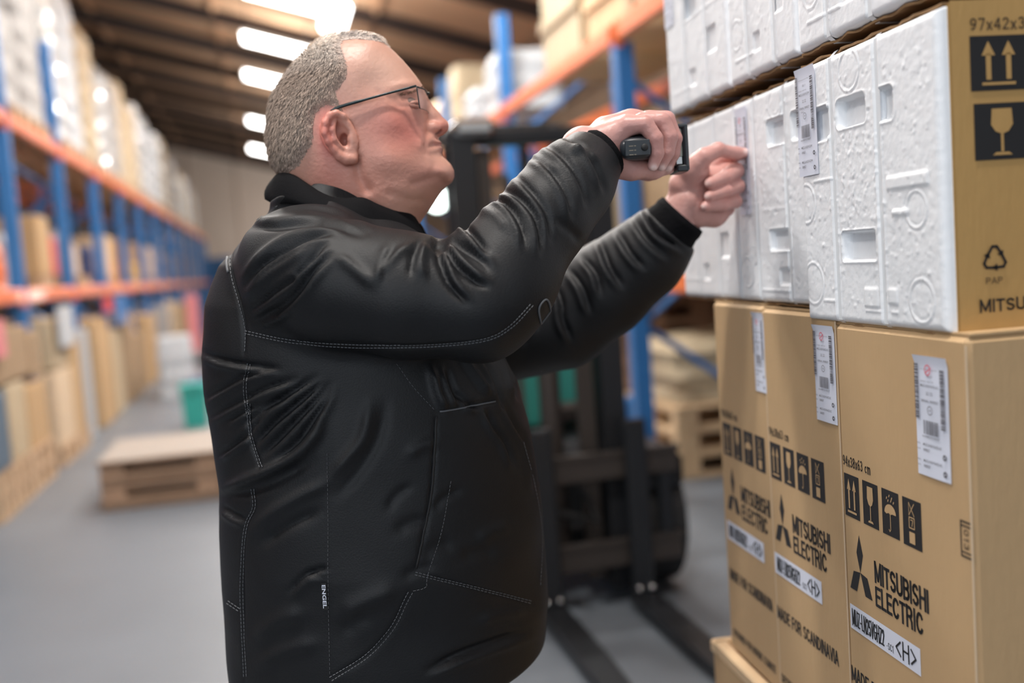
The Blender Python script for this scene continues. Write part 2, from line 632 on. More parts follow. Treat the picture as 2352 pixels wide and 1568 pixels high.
# stuff hanging at the back of the middle level: second row of goods seen through
for k in range(12):
    y = 7.0 + 2.6 * (k // 2) + .1 + 1.1 * (k % 2)
    mm, nm = [(M_orange, 'orange'), (M_navy, 'navy'), (M_card_dull, 'dull brown'), (M_red, 'red'), (M_card_dull, 'brown'), (M_cream, 'cream')][k % 6]
    carton(f'{nm} carton, {ORD[k]} along the middle level of the rear left rack', (-3.75, y, 1.46), (.8, .85, .55 + .2 * (k % 3)), mm, 'cartons on the rear left rack', tape=False)
for k in range(9):
    y = 7.5 + 2.6 * k
    carton(f'dull brown carton, {ORD[k]} along the floor level of the rear left rack', (-3.8, y, 0), (.9, 1.5, 1.0 + .1 * (k % 3)), M_card_dull, 'cartons on the floor of the rear left rack', tape=False)
# ---- left rack, floor level: things stand a hand's breadth out of the frame line
LOWF = [  # y centre, width, z base, height, depth, material, words, paper
    (6.95, .42, .30, .50, M_slate, 'slate blue upright carton low at the left edge of the picture', False, 2),
    (7.45, .48, .30, .52, M_cream, 'cream upright carton beside the slate blue one under the left rack', False, 2),
    (8.05, .62, .30, .46, M_card, 'tan carton with a white sheet of paper low in the left rack', True, 2),
    (7.35, 1.15, .84, .36, M_card_dull, 'wide brown carton on the cream and slate ones in the left rack', False, 0),
    (8.15, .36, .80, .34, M_card_dull, 'small dull brown carton on the tan one with the paper', False, 0),
    (9.04, .7, .15, .62, M_card_pale, 'pale tan carton on a low pallet past the first blue posts', False, 1),
    (9.65, .45, .15, .85, M_card, 'tan upright carton next to the pale one on the left', False, 1),
    (9.04, .6, .79, .42, M_cream, 'cream carton stacked on the pale tan one in the left rack', False, 0),
    (10.25, .22, .0, 1.05, M_white, 'narrow white upright board standing on the floor in the left rack', False, 0),
    (11.25, .85, .0, 1.12, M_card, 'tall tan carton standing on the floor past the white board', False, 0),
    (12.15, .55, .0, .95, M_cream, 'cream upright carton on the floor past the tall tan one', False, 0),
    (13.3, .8, .0, 1.1, M_card_dull, 'tall dull brown carton on the floor of the left rack', False, 0),
    (14.2, .6, .0, .8, M_card_dull, 'lower dull brown carton just past the tall dull brown one', False, 0),
    (15.6, 1.1, .0, 1.0, M_card, 'tan carton beside the white plastic bundle, left rack floor', False, 0),
    (17.8, 1.2, .0, 1.05, M_greyw, 'grey carton far along the left rack floor', False, 0),
    (19.6, 1.0, .0, 1.1, M_card_pale, 'pale carton beyond the grey one, left rack floor', False, 0),
    (21.9, 1.2, .0, 1.0, M_card, 'tan carton far down the left rack floor', False, 0),
    (24.3, 1.1, .0, 1.1, M_white, 'white carton near the far end of the left rack floor', False, 0)]
for (y, w_, z_, h_, mm_, words_, pap, npal) in LOWF:
    t = carton(words_, (LX + .14 - .33, y, z_), (.62, w_, h_), mm_, 'goods on the floor level of the left rack', paper=pap)
    for q in range(npal):
        tp = thing('low_pallet', 'small wooden pallet ' + ('on the floor' if q == 0 else 'on top of another') + ' under the ' + ' '.join(words_.split()[:4]), 'pallet', (LX + .14 - .36, y, .15 * q))
        small_pallet(tp, (LX + .14 - .33, y, .15 * q), .66, w_ + .04, M_wood, .148)
# things hanging off the racks
def sheet(name, label, cat, c, d, m, parts=()):
    t = thing(name, label, cat, c)
    b = MB()
    b.box(c, d, bev=.004)
    b.build('panel', m, t)
    for q in (-.3, .3):
        bx('hook', (c[0] - .05, c[1] + d[1] * q, c[2] + d[2] / 2 + .004), (.13, .02, .008), M_darkmetal, t)
    return t


sheet('hanging_sign', 'pale grey sheet sign hanging from the lower orange beam', 'sign', (LX + .165, 9.15, 1.13), (.012, .62, .34), M_white)
sheet('hanging_sign', 'red sheet hanging from the lower beam past the grey sign', 'sign', (LX + .165, 11.5, 1.25), (.012, .55, .16), M_red)
sheet('hanging_sign', 'red and white sheet at the left edge under the lower beam', 'sign', (LX + .165, 7.0, 1.15), (.012, .25, .25), M_pink)
sheet('hanging_cloth', 'blue cloth hanging under the lower beam behind the red sheet', 'cloth', (LX + .165, 12.4, 1.17), (.012, .7, .34), M_blue)
# plastic bundle and mesh barrier near the far rack
t = wrapped('crumpled white plastic bundle leaning beside the left rack', (-1.25, 13.4, 0), (.42, .7, .75), M_white, None, False, 'plastic_bundle', 5, 'bundle')
t = wrapped('low navy bag on the floor beside the crumpled white plastic bundle', (-1.0, 13.2, 0), (.38, .45, .2), M_navy, None, False, 'floor_bag', 6, 'bag')
t = thing('safety_barrier', 'red and white upright barrier at the far left of the aisle', 'barrier', (-1.45, 18.2, 0))
bx('barrier_panel', (-1.35, 18.2, .72), (.2, .04, 1.0), M_pink, t, .01)
bx('barrier_foot', (-1.35, 18.2, .04), (.5, .3, .08), M_rubber, t, .01)
bx('barrier_post', (-1.35, 18.25, .65), (.04, .04, 1.2), M_chrome, t)
for k, (xx, yy, hh, mm, nm) in enumerate([(.2, 34, 1.6, M_cream, 'cream'), (-.8, 38, 2.0, M_card, 'tan'), (-1.9, 41, 2.2, M_blue, 'blue'), (-.3, 42, 1.2, M_white, 'white')]):
    wrapped(f'{nm} load standing by the back wall', (xx, yy, 0), (1.2, 1.0, hh), mm, 'loads by the back wall', seed=40 + k)

# ------------------------------------------------------------------ pallets in the aisle with teal bin
def full_pallet(label, c, lx, ly, m, group, top=None, fascia=False):
    t = thing('wooden_pallet', label, 'pallet', c, group)
    x0, y0, z0 = c
    # boards run along x (facing us), blocks at the three cross rows
    for k in range(3):
        yy = y0 - ly / 2 + .05 + (ly - .1) * k / 2
        bx('bottom_board', (x0, yy, z0 + .012), (lx, .1, .024), m, t, .003)
        for j in range(3):
            bx('block', (x0 - lx / 2 + .075 + (lx - .15) * j / 2, yy, z0 + .065), (.145, .1, .08), m, t, .003)
    for j in range(3):
        bx('stringer_board', (x0 - lx / 2 + .075 + (lx - .15) * j / 2, y0, z0 + .117), (.145, ly, .022), m, t, .003)
    if fascia:
        bx('side_board', (x0, y0 - ly / 2 - .008, z0 + .064), (lx, .016, .036), m, t, .003)
    for k in range(7):
        yy = y0 - ly / 2 + .05 + (ly - .1) * k / 6
        bx('deck_board', (x0, yy, z0 + .139), (lx, .1, .022), m, t, .003)
    return t


PX, PY = -.50, 7.18
full_pallet('bottom wooden pallet of the low stack standing in the aisle', (PX, PY, 0), 1.32, .9, M_wood_aisle, 'pallets of the aisle stack', fascia=True)
full_pallet('upper wooden pallet of the low stack standing in the aisle', (PX, PY, .155), 1.32, .9, M_wood_aisle, 'pallets of the aisle stack', fascia=True)
t = thing('cover_board', 'pale board lying on the pallet stack in the aisle', 'board', (PX, PY, .31))
bx('sheet', (PX, PY, .3185), (1.34, .95, .015), mat('board_grey', (.31, .27, .235), .8), t, .003)
bx('edge_strip', (PX, PY - .479, .3185), (1.34, .006, .015), M_wood_aisle, t)
bn = thing('teal_bin', 'teal plastic bin standing on the floor beyond the pallet stack', 'bin', (-.82, 10.3, 0))
b = MB()
b.tube([(-.82, 10.3, 0), (-.82, 10.3, .4)], [.145, .17], 4)
b.v = [tuple(Matrix.Rotation(math.pi / 4, 3, 'Z') @ (Vector(v) - Vector((-.82, 10.3, 0))) + Vector((-.82, 10.3, 0))) for v in b.v]
b.build('bucket', M_teal, bn)
bx('rim', (-.82, 10.3, .41), (.27, .27, .03), M_teal, bn, .006)
bx('handle', (-.82, 10.155, .37), (.1, .02, .02), M_tealdark, bn)

# ================================================================== RIGHT SIDE BACKGROUND
def planks(label, c, d, m, name='timber_pack', cat='timber', group=None, n=4):
    t = thing(name, label, cat, c, group)
    for k in range(n):
        bx('board', (c[0], c[1] - d[1] / 2 + d[1] * (k + .5) / n, c[2] + d[2] / 2 - .03 * (k % 2)), (d[0], d[1] / n - .02, d[2] - .06 * (k % 2)), m, t, .006)
    bx('batten', (c[0] - d[0] / 2 - .012, c[1], c[2] + d[2] * .3), (.024, d[1], .07), m, t)
    return t


planks('tall cream timber pack on the top level of the right rack', (2.55, 6.9, 2.73), (.8, .9, 1.3), M_cream, n=3)
planks('pale wooden crate boards nearest on the top level of the right rack', (2.55, 5.95, 2.73), (.8, .7, .95), M_wood_pale, n=4)
wrapped('white wrapped load on the right rack above the orange beam', (2.5, 5.1, 2.73), (.9, .55, .55), M_white, None, seed=60)
wrapped('white sack slumped on the right rack beside the blue post', (2.35, 8.75, 2.73), (.6, .7, .5), M_white, None, False, 'sack', 61, 'sack')
wrapped('second white sack farther along the right rack', (2.3, 9.7, 2.73), (.55, .6, .35), M_white, None, False, 'sack', 62, 'sack')
wrapped('cream rounded roll standing on the right rack', (2.3, 10.6, 2.73), (.5, .5, .75), M_cream, None, False, 'roll', 63, 'roll')
wrapped('pale load at the far end of the right rack', (2.5, 12.3, 2.73), (.9, 1.2, .5), M_card_pale, None, seed=64)
# under the beam: brown cartons, level 1.31
mm = [(M_card_dull, 'dull brown'), (M_card, 'tan'), (M_walldark, 'dark brown'), (M_card_dull, 'dull brown')]
k = 0
for yy, w_, hh, mi in [(4.8, .8, .8, 1), (6.0, .9, 1.0, 0), (7.1, 1.0, .75, 1), (8.9, 1.2, .9, 0), (10.2, 1.0, .6, 3), (11.8, 1.2, .9, 0), (13.0, 1.0, .8, 1)]:
    carton(f'{mm[mi][1]} carton, {ORD[k]} along the middle level of the right rack', (2.91, yy, 1.31), (.85, w_, hh), mm[mi][0], 'cartons on the middle level of the right rack')
    k += 1
carton('cream and yellow carton between the two hands on the right rack', (2.25, 6.55, 1.31), (.4, .5, .0 + .72), M_cream)
carton('navy box on the right rack beside the blue post', (2.25, 7.75, 1.31), (.4, .5, .75), M_navy)
carton('blue box on the right rack nearest the foam boxes', (2.45, 4.15, 1.31), (.6, .5, .7), M_blue)
# brown slatted pallets stack
for k in range(7):
    full_pallet(f'aged brown pallet, {ORD[k]} from the floor in the tall stack right of the truck', (3.02, 7.1, .15 * k), .9, .9, M_wood_dark, 'aged brown pallets right of the truck')
for k in range(3):
    full_pallet(f'pale wooden pallet, {ORD[k]} from the floor in the stack behind the cartons', (2.77, 6.1, .15 * k), .85, .9, M_wood_pale, 'pale pallets behind the cartons')
wrapped('cream sack pile on the pale pallet stack behind the cartons', (2.77, 6.1, .465), (.8, .8, .38), M_cream, None, False, 'sack', 71, 'sack')
carton('small blue box on the floor between the truck and the pale pallets', (2.17, 6.35, .0), (.25, .3, .45), M_blue)
carton('pinkish red bundle on the floor deep in the right rack', (3.9, 8.5, 0), (.6, .8, .9), M_red)

# ================================================================== STACKER TRUCK
FK = thing('forklift', 'dark forklift truck with teal body parked in the aisle facing us', 'forklift', (1.05, 4.2, 0))
Y0 = 3.72
for s_, nm in ((-1, 'l'), (1, 'r')):
    xx = 1.025 + s_ * .235
    b = MB()
    b.box((xx, Y0 + .12, 1.0), (.022, .17, 1.86))
    b.box((xx + s_ * .04, Y0 + .045, 1.0), (.09, .022, 1.86))
    b.box((xx + s_ * .04, Y0 + .2, 1.0), (.09, .022, 1.86))
    b.build('mast_rail', M_darkmetal, FK)
    b = MB()
    b.box((xx - s_ * .055, Y0 + .13, .98), (.05, .09, 1.75))
    b.build('inner_rail', M_brownmetal, FK)
b = MB()
b.box((1.025, Y0 + .12, 1.9), (.66, .1, .06), bev=.01)
b.build('mast_crosshead', M_darkmetal, FK)
bx('mast_cap', (.80, Y0 + .1, 1.93), (.16, .2, .07), M_chrome, FK, .02)
b = MB()
b.cyl((1.06, Y0 + .14, .25), (1.06, Y0 + .14, 1.05), .045, 14)
b.cyl((1.06, Y0 + .14, 1.05), (1.06, Y0 + .14, 1.7), .026, 12)
b.build('lift_cylinder', M_brownmetal, FK, False)
for xx in (.93, 1.17):
    bx('lift_chain', (xx, Y0 + .09, 1.1), (.025, .012, 1.3), M_brownmetal, FK)
for zz in (.23, .585):
    b = MB()
    b.box((1.14, Y0 - .01, zz), (.78, .05, .11), bev=.01)
    b.box((1.14, Y0 - .03, zz + .05), (.78, .03, .02))
    b.build('carriage_bar', M_brownmetal, FK)
for xx in (.80, 1.47):
    bx('carriage_side', (xx, Y0 - .005, .41), (.06, .05, .42), M_darkmetal, FK, .01)
for xx in (.955, 1.335):
    b = MB()
    b.box((xx, Y0 - .07, .40), (.085, .045, .74), bev=.008)
    V = []
    for (yy, zt, w_) in ((Y0 - .05, .075, .05), (Y0 - .6, .07, .05), (Y0 - 1.2, .052, .035)):
        V += [(xx - w_, yy, .03), (xx + w_, yy, .03), (xx + w_, yy, zt), (xx - w_, yy, zt)]
    Fc = [(3, 2, 1, 0), (8, 9, 10, 11)]
    for i in range(2):
        for j in range(4):
            Fc.append((i * 4 + j, i * 4 + (j + 1) % 4, i * 4 + 4 + (j + 1) % 4, i * 4 + 4 + j))
    b.add(V, Fc)
    b.build('fork', M_darkmetal, FK)
    for s_ in (-1, 1):
        b = MB()
        b.ball((xx + s_ * .026, Y0 - .1, .1), .013, 10)
        b.build('bolt', M_chrome, FK, True)
# chassis and body
b = MB()
b.box((1.07, 4.45, .42), (.86, .95, .42), bev=.05)
b.box((1.07, 4.2, .2), (.8, .5, .2), bev=.03)
b.build('chassis', M_darkmetal, FK)
b = MB()
b.box((1.0, 4.75, .88), (.92, .75, .58), bev=.08)
b.box((1.0, 5.2, 1.1), (.74, .45, .35), bev=.1)
b.build('body_shell', M_tealdark, FK)
b = MB()
b.box((1.0, 4.33, .60), (.84, .05, .10), bev=.02)
b.box((1.42, 4.32, .72), (.1, .08, .36), bev=.02)
b.box((.83, 4.28, .66), (.2, .1, .1), bev=.03)
b.box((1.24, 4.28, .72), (.16, .1, .09), bev=.02)
b.build('front_panel', M_brownmetal, FK)
for s_ in (-1, 1):
    b = MB()
    xw = 1.07 + s_ * .4
    b.cyl((xw - .1, 4.02, .3), (xw + .1, 4.02, .3), .3, 28)
    w_ = b.build('wheel', M_rubber, FK)
    b = MB()
    b.cyl((xw + s_ * .1, 4.02, .3), (xw + s_ * .115, 4.02, .3), .15, 20)
    b.build('hub', M_brownmetal, w_)
    b = MB()
    b.box((xw, 3.93, .52), (.22, .42, .2), bev=.05)
    b.build('mudguard', M_darkmetal, FK)
for s_ in (-1, 1):
    xg = 1.03 + s_ * .4
    b = MB()
    b.tube([(xg, 4.35, .85), (xg, 4.5, 1.5), (xg, 4.75, 2.05), (xg, 5.4, 2.05), (xg, 5.6, 1.1)], .03, 8)
    b.build('guard_post', M_darkmetal, FK)
for k in range(4):
    bx('guard_bar', (1.03, 4.8 + .18 * k, 2.07), (.82, .035, .03), M_darkmetal, FK, .008)
b = MB()
b.tube([(.70, 4.1, 1.69), (.70, 4.14, 1.69)], [.06, .06], 20)
g_ = b.build('work_light', M_darkmetal, FK)
b = MB()
b.tube([(.70, 4.09, 1.69), (.70, 4.1, 1.69)], [.05, .05], 20)
b.build('glowing_glass', M_spot, g_)
bx('work_light_bracket', (.73, 4.15, 1.69), (.1, .03, .04), M_darkmetal, FK)
b = MB()
b.tube([(1.25, Y0 + .2, 1.8), (1.38, Y0 + .3, 1.4), (1.4, Y0 + .35, .9), (1.3, Y0 + .4, .7)], .014, 6)
b.tube([(1.15, Y0 + .1, .5), (1.2, Y0 + .05, .35), (1.05, Y0 + .05, .4), (.95, Y0 + .1, .5)], .016, 6)
b.build('hydraulic_hose', M_rubber, FK)

# ================================================================== FOREGROUND BOX STACK
BT = nz([0.0764, 0.9971, 0])          # along the row, away from us
BN = np.array([-BT[1], BT[0], 0])     # out of the faces, towards the aisle
BR = -BN                              # into the stack
OFF = -.6745
UZ = np.array([0, 0, 1.])


def bp(s, z, o=0.):
    """point on the face plane: s along the row, z height, o outwards"""
    q = CAM + BN * (OFF + o) + BT * s
    q[2] = z
    return q


def text_poly(body, x0, y0, x1, y1, bold=.0, res=3):
    """flat text outline filling the rectangle, as 2-D verts and faces"""
    cu = bpy.data.curves.new('t', 'FONT')
    cu.body = body
    cu.resolution_u = res
    cu.offset = bold
    o = bpy.data.objects.new('t', cu)
    COL.objects.link(o)
    bpy.context.view_layer.update()
    me = o.evaluated_get(bpy.context.evaluated_depsgraph_get()).to_mesh()
    V = np.array([v.co[:2] for v in me.vertices])
    Fc = [tuple(p.vertices) for p in me.polygons]
    bpy.data.objects.remove(o)
    bpy.data.curves.remove(cu)
    if len(V) == 0:
        return V, Fc
    lo, hi = V.min(0), V.max(0)
    V = (V - lo) / (hi - lo) * np.array([x1 - x0, y1 - y0]) + np.array([x0, y0])
    return V, Fc


def _arc(cx, cy, rx, ry, a0, a1, n=7):
    return [(cx + rx * math.cos(math.radians(a0 + (a1 - a0) * k / n)), cy + ry * math.sin(math.radians(a0 + (a1 - a0) * k / n))) for k in range(n + 1)]


GLY = {   # plain grotesque capitals and figures as pen strokes in a box of the given width and height 1
    'M': (.86, [[(.07, 0), (.07, 1), (.43, .12), (.79, 1), (.79, 0)]]), 'I': (.16, [[(.08, 0), (.08, 1)]]), 'T': (.62, [[(0, .93), (.62, .93)], [(.31, .93), (.31, 0)]]),
    'S': (.66, [_arc(.33, .72, .25, .21, 20, 270) + _arc(.33, .28, .26, .21, 90, -160)]),
    'U': (.70, [[(.07, 1), (.07, .3)] + _arc(.35, .29, .28, .22, 180, 360) + [(.63, 1)]]),
    'B': (.68, [[(.07, 0), (.07, 1)], [(.07, .93), (.38, .93)] + _arc(.38, .73, .2, .2, 90, -90) + [(.07, .53)], [(.38, .53)] + _arc(.39, .30, .23, .23, 90, -90) + [(.07, .07)]]),
    'H': (.72, [[(.07, 0), (.07, 1)], [(.65, 0), (.65, 1)], [(.07, .53), (.65, .53)]]), 'E': (.60, [[(.6, .93), (.07, .93), (.07, .07), (.6, .07)], [(.07, .52), (.55, .52)]]),
    'L': (.54, [[(.07, 1), (.07, .07), (.54, .07)]]), 'C': (.72, [_arc(.38, .5, .31, .43, 35, 325, 12)]),
    'R': (.70, [[(.07, 0), (.07, 1)], [(.07, .93), (.40, .93)] + _arc(.40, .72, .2, .21, 90, -90) + [(.07, .51)], [(.42, .51), (.60, .3), (.62, 0)]]),
    'A': (.70, [[(.03, 0), (.35, 1), (.67, 0)], [(.14, .33), (.56, .33)]]), 'D': (.72, [[(.07, .07), (.07, .93), (.32, .93)] + _arc(.32, .5, .32, .43, 90, -90) + [(.07, .07)]]),
    'F': (.56, [[(.07, 0), (.07, .93), (.56, .93)], [(.07, .5), (.5, .5)]]), 'O': (.76, [_arc(.38, .5, .31, .43, 0, 360, 14)]), 'N': (.72, [[(.07, 0), (.07, 1), (.65, 0), (.65, 1)]]),
    'V': (.66, [[(.03, 1), (.33, 0), (.63, 1)]]), 'Z': (.62, [[(.03, .93), (.58, .93), (.04, .07), (.6, .07)]]), 'G': (.76, [_arc(.38, .5, .31, .43, 40, 340, 12) + [(.68, .48), (.42, .48)]]),
    'P': (.64, [[(.07, 0), (.07, 1)], [(.07, .93), (.38, .93)] + _arc(.38, .70, .2, .23, 90, -90) + [(.07, .47)]]), 'Q': (.76, [_arc(.38, .5, .31, .43, 0, 360, 14), [(.45, .25), (.7, 0)]]),
    'K': (.68, [[(.07, 0), (.07, 1)], [(.62, 1), (.07, .4)], [(.25, .58), (.66, 0)]]), 'Y': (.64, [[(.03, 1), (.32, .45), (.61, 1)], [(.32, .45), (.32, 0)]]),
    '0': (.58, [_arc(.29, .5, .22, .43, 0, 360, 14)]), '1': (.40, [[(.08, .75), (.25, .95), (.25, 0)]]), '2': (.58, [_arc(.29, .7, .21, .23, 170, -20) + [(.08, .07), (.54, .07)]]),
    '3': (.58, [_arc(.28, .73, .2, .2, 160, -80), _arc(.28, .28, .22, .22, 80, -160)]), '4': (.58, [[(.42, 0), (.42, .95), (.05, .3), (.55, .3)]]),
    '5': (.58, [[(.5, .93), (.14, .93), (.1, .52)] + _arc(.28, .32, .22, .26, 110, -160)]), '6': (.58, [_arc(.29, .3, .21, .24, 0, 360, 12), [(.09, .35), (.14, .7), (.28, .92), (.46, .88)]]),
    '7': (.56, [[(.04, .93), (.52, .93), (.2, 0)]]), '8': (.58, [_arc(.29, .73, .19, .2, 0, 360, 10), _arc(.29, .28, .22, .23, 0, 360, 10)]),
    '9': (.58, [_arc(.29, .68, .21, .25, 0, 360, 12), [(.49, .65), (.44, .3), (.3, .08), (.12, .12)]]), 'x': (.50, [[(.05, 0), (.45, .66)], [(.45, 0), (.05, .66)]]),
    'c': (.52, [_arc(.27, .33, .2, .27, 45, 315, 8)]), 'm': (.80, [[(.07, 0), (.07, .66)], [(.07, .45)] + _arc(.235, .45, .165, .17, 150, 0, 5) + [(.4, 0)], [(.4, .45)] + _arc(.565, .45, .165, .17, 150, 0, 5) + [(.73, 0)]]),
    '-': (.36, [[(.05, .42), (.31, .42)]]), '<': (.6, [[(.55, .9), (.08, .5), (.55, .1)]]), '>': (.6, [[(.05, .9), (.52, .5), (.05, .1)]]), ' ': (.34, []), '/': (.4, [[(.03, 0), (.37, 1)]]), '.': (.2, [[(.08, .02), (.12, .08)]])}


def pen_lines(body, gap=.14):
    """all strokes of a line of lettering, height 1, and its length"""
    x, out = 0., []
    for c in body:
        w, ss = GLY[c]
        out += [[(x + a, b) for a, b in s_] for s_ in ss]
        x += w + gap
    return out, x - gap


class Flat:
    """flat print collected in face coordinates (a to the right, b up)"""
    def __init__(s, fn):
        s.fn = fn
        s.mb = MB()

    def poly(s, P, lift=0., mi=0):
        s.mb.poly([s.fn(a, b, lift) for a, b in P], mi)

    def rect(s, x0, y0, x1, y1, lift=0., mi=0):
        s.poly([(x0, y0), (x1, y0), (x1, y1), (x0, y1)], lift, mi)

    def text(s, body, x0, y0, x1, y1, lift=0., mi=0, bold=.0):
        V, Fc = text_poly(body, x0, y0, x1, y1, bold)
        s.mb.add([s.fn(a, b, lift) for a, b in V], Fc, mi)

    def stroke(s, pts, w, lift=0., mi=0):
        for (a, b) in zip(pts[:-1], pts[1:]):
            a = np.array(a, float)
            b = np.array(b, float)
            t = nz(b - a)
            n = np.array([-t[1], t[0]]) * w / 2
            e = t * w * .3
            s.poly([a - n - e, b - n + e, b + n + e, a + n - e], lift, mi)

    def pen(s, body, x0, y0, x1, y1, lift=0., mi=0, wt=.13, rot=False):
        ls, n = pen_lines(body)
        for l_ in ls:
            if rot:     # turned a quarter clockwise: reads downwards
                q = [(x0 + (x1 - x0) * b, y1 - (y1 - y0) * a / n) for a, b in l_]
                w = wt * (x1 - x0)
            else:
                q = [(x0 + (x1 - x0) * a / n, y0 + (y1 - y0) * b) for a, b in l_]
                w = wt * (y1 - y0)
            s.stroke(q, w, lift, mi)

    def ring(s, cx, cy, r, w, lift=0., mi=0, n=20, sx=1.):
        s.stroke([(cx + sx * r * math.cos(2 * math.pi * k / n), cy + r * math.sin(2 * math.pi * k / n)) for k in range(n + 1)], w, lift, mi)


def symbol(fl, kind, x0, y0, x1, y1):
    """black square handling mark with its glyph left in cardboard colour (material 1)"""
    w, h = x1 - x0, y1 - y0
    fl.rect(x0, y0, x1, y1, .0004, 0)
    X = lambda u: x0 + u * w
    Y = lambda v: y0 + v * h
    L = .0008
    if kind == 'up':
        for c in (.32, .68):
            fl.rect(X(c - .045), Y(.2), X(c + .045), Y(.68), L, 1)
            fl.poly([(X(c - .12), Y(.64)), (X(c + .12), Y(.64)), (X(c), Y(.9))], L, 1)
        fl.rect(X(.2), Y(.1), X(.8), Y(.15), L, 1)
    elif kind == 'glass':
        fl.poly([(X(.32), Y(.9)), (X(.3), Y(.62)), (X(.38), Y(.5)), (X(.5), Y(.45)), (X(.62), Y(.5)), (X(.7), Y(.62)), (X(.68), Y(.9))][::-1], L, 1)
        fl.rect(X(.475), Y(.14), X(.525), Y(.47), L, 1)
        fl.poly([(X(.32), Y(.08)), (X(.68), Y(.08)), (X(.62), Y(.13)), (X(.38), Y(.13))], L, 1)
    elif kind == 'umbrella':
        P = [(X(.5 + .34 * math.cos(a)), Y(.5 + .2 * math.sin(a))) for a in np.linspace(0, math.pi, 11)]
        fl.poly(P + [(X(.28), Y(.47)), (X(.4), Y(.5)), (X(.5), Y(.47)), (X(.62), Y(.5))][::1], L, 1)
        fl.stroke([(X(.5), Y(.5)), (X(.5), Y(.15)), (X(.44), Y(.1)), (X(.4), Y(.14))], .035 * w, L, 1)
        for (u, v) in ((.3, .8), (.45, .86), (.6, .82), (.38, .75), (.7, .74), (.55, .76)):
            fl.stroke([(X(u), Y(v)), (X(u + .03), Y(v + .04))], .04 * w, L, 1)
    elif kind == 'stack':
        fl.rect(X(.35), Y(.08), X(.65), Y(.32), L, 1)
        fl.stroke([(X(.36), Y(.4)), (X(.64), Y(.4)), (X(.64), Y(.62)), (X(.36), Y(.62)), (X(.36), Y(.4))], .035 * w, L, 1)
        fl.stroke([(X(.44), Y(.57)), (X(.56), Y(.57)), (X(.5), Y(.44))], .03 * w, L, 1)
        fl.stroke([(X(.36), Y(.66)), (X(.64), Y(.92))], .03 * w, L, 1)
        fl.stroke([(X(.64), Y(.66)), (X(.36), Y(.92))], .03 * w, L, 1)
        fl.stroke([(X(.36), Y(.66)), (X(.36), Y(.9))], .02 * w, L, 1)


def three_diamonds(fn, x0, y0, x1, y1, t):
    w, h = x1 - x0, y1 - y0
    Q = lambda u, v: (x0 + u * w, y0 + v * h)
    for P in ([Q(.5, .36), Q(.645, .68), Q(.5, 1), Q(.355, .68)], [Q(.5, .36), Q(.31, .0), Q(0, 0), Q(.19, .33)], [Q(.5, .36), Q(.81, .33), Q(1, 0), Q(.69, 0)]):
        fl = Flat(fn)
        fl.poly(P, .0004)
        fl.mb.build('logo_lozenge', M_ink, t)


def ship_label(parent, fn, x0, y0, x1, y1, name, label, code, red=True, seed=1, curl=.004):
    """paper sheet with bar codes; x0..x1, y0..y1 in face coordinates"""
    w, h = x1 - x0, y1 - y0
    b = MB()
    N, Mx = 14, 6
    for i in range(N + 1):
        v = i / N
        for j in range(Mx + 1):
            u = j / Mx
            lift = .0012 + curl * max(0, v - .93) * 12 * (1 - .3 * u) + .0012 * math.sin(v * 9 + u * 2) * (u * (1 - u)) * 2
            b.v.append(tuple(fn(x0 + u * w, y0 + v * h, lift)))
    for i in range(N):
        for j in range(Mx):
            a = i * (Mx + 1) + j
            b.f.append((a, a + 1, a + Mx + 2, a + Mx + 1))
            b.fm.append(0)
    o = b.build(name, M_paper, parent, True)
    o['label'] = label
    fl = Flat(fn)
    rr = random.Random(seed)
    X = lambda u: x0 + u * w
    Y = lambda v: y0 + v * h
    L = .0034
    for (ua, ub, va, vb) in ((.03, .15, .47, .93), (.80, .93, .42, .90)):
        v = vb
        while v > va:
            t = rr.choice((.004, .006, .010, .014))
            fl.rect(X(ua), Y(max(va, v - t)), X(ub), Y(v), L)
            v -= t + rr.choice((.003, .004, .007))
    u = .27
    while u < .70:
        t = rr.choice((.006, .01, .018))
        fl.rect(X(u), Y(.355), X(u + t), Y(.47), L)
        u += t + rr.choice((.006, .009, .014))
    fl.text('MITSUBISHI ELECTRIC', X(.22), Y(.885), X(.76), Y(.892), L)
    fl.text('18.11', X(.42), Y(.825), X(.58), Y(.845), L)
    fl.text('MODEL  UNIT NO', X(.22), Y(.785), X(.62), Y(.795), L)
    fl.text(code, X(.22), Y(.745), X(.76), Y(.765), L, bold=.01)
    fl.text('22 22', X(.38), Y(.68), X(.58), Y(.705), L)
    fl.text('SERIAL 000027', X(.22), Y(.62), X(.74), Y(.64), L, bold=.01)
    fl.ring(X(.48), Y(.555), .075 * w, .012 * w, L, n=14)
    fl.text('H', X(.45), Y(.545), X(.51), Y(.565), L)
    fl.text('4549873210027', X(.22), Y(.325), X(.74), Y(.343), L)
    for yv in (.245, .11):
        fl.text('MDL', X(.05), Y(yv + .015), X(.16), Y(yv + .028), L)
        fl.text(code, X(.24), Y(yv + .01), X(.8), Y(yv + .032), L, bold=.012)
        fl.text('S/N', X(.05), Y(yv - .03), X(.14), Y(yv - .017), L)
        fl.text('000027', X(.24), Y(yv - .035), X(.44), Y(yv - .012), L, bold=.012)
        fl.ring(X(.88), Y(yv - .045), .04 * w, .03 * w, L, n=8)
    fl.mb.build('printed_codes', M_inkgrey, o)
    if red:
        fr = Flat(fn)
        fr.ring(X(.45), Y(.885), .09 * w, .02 * w, L + .0003, n=14, sx=.9)
        fr.stroke([(X(.38), Y(.86)), (X(.55), Y(.905))], .02 * w, L + .0003)
        fr.mb.build('red_stamp', M_inkred, o)
    return o


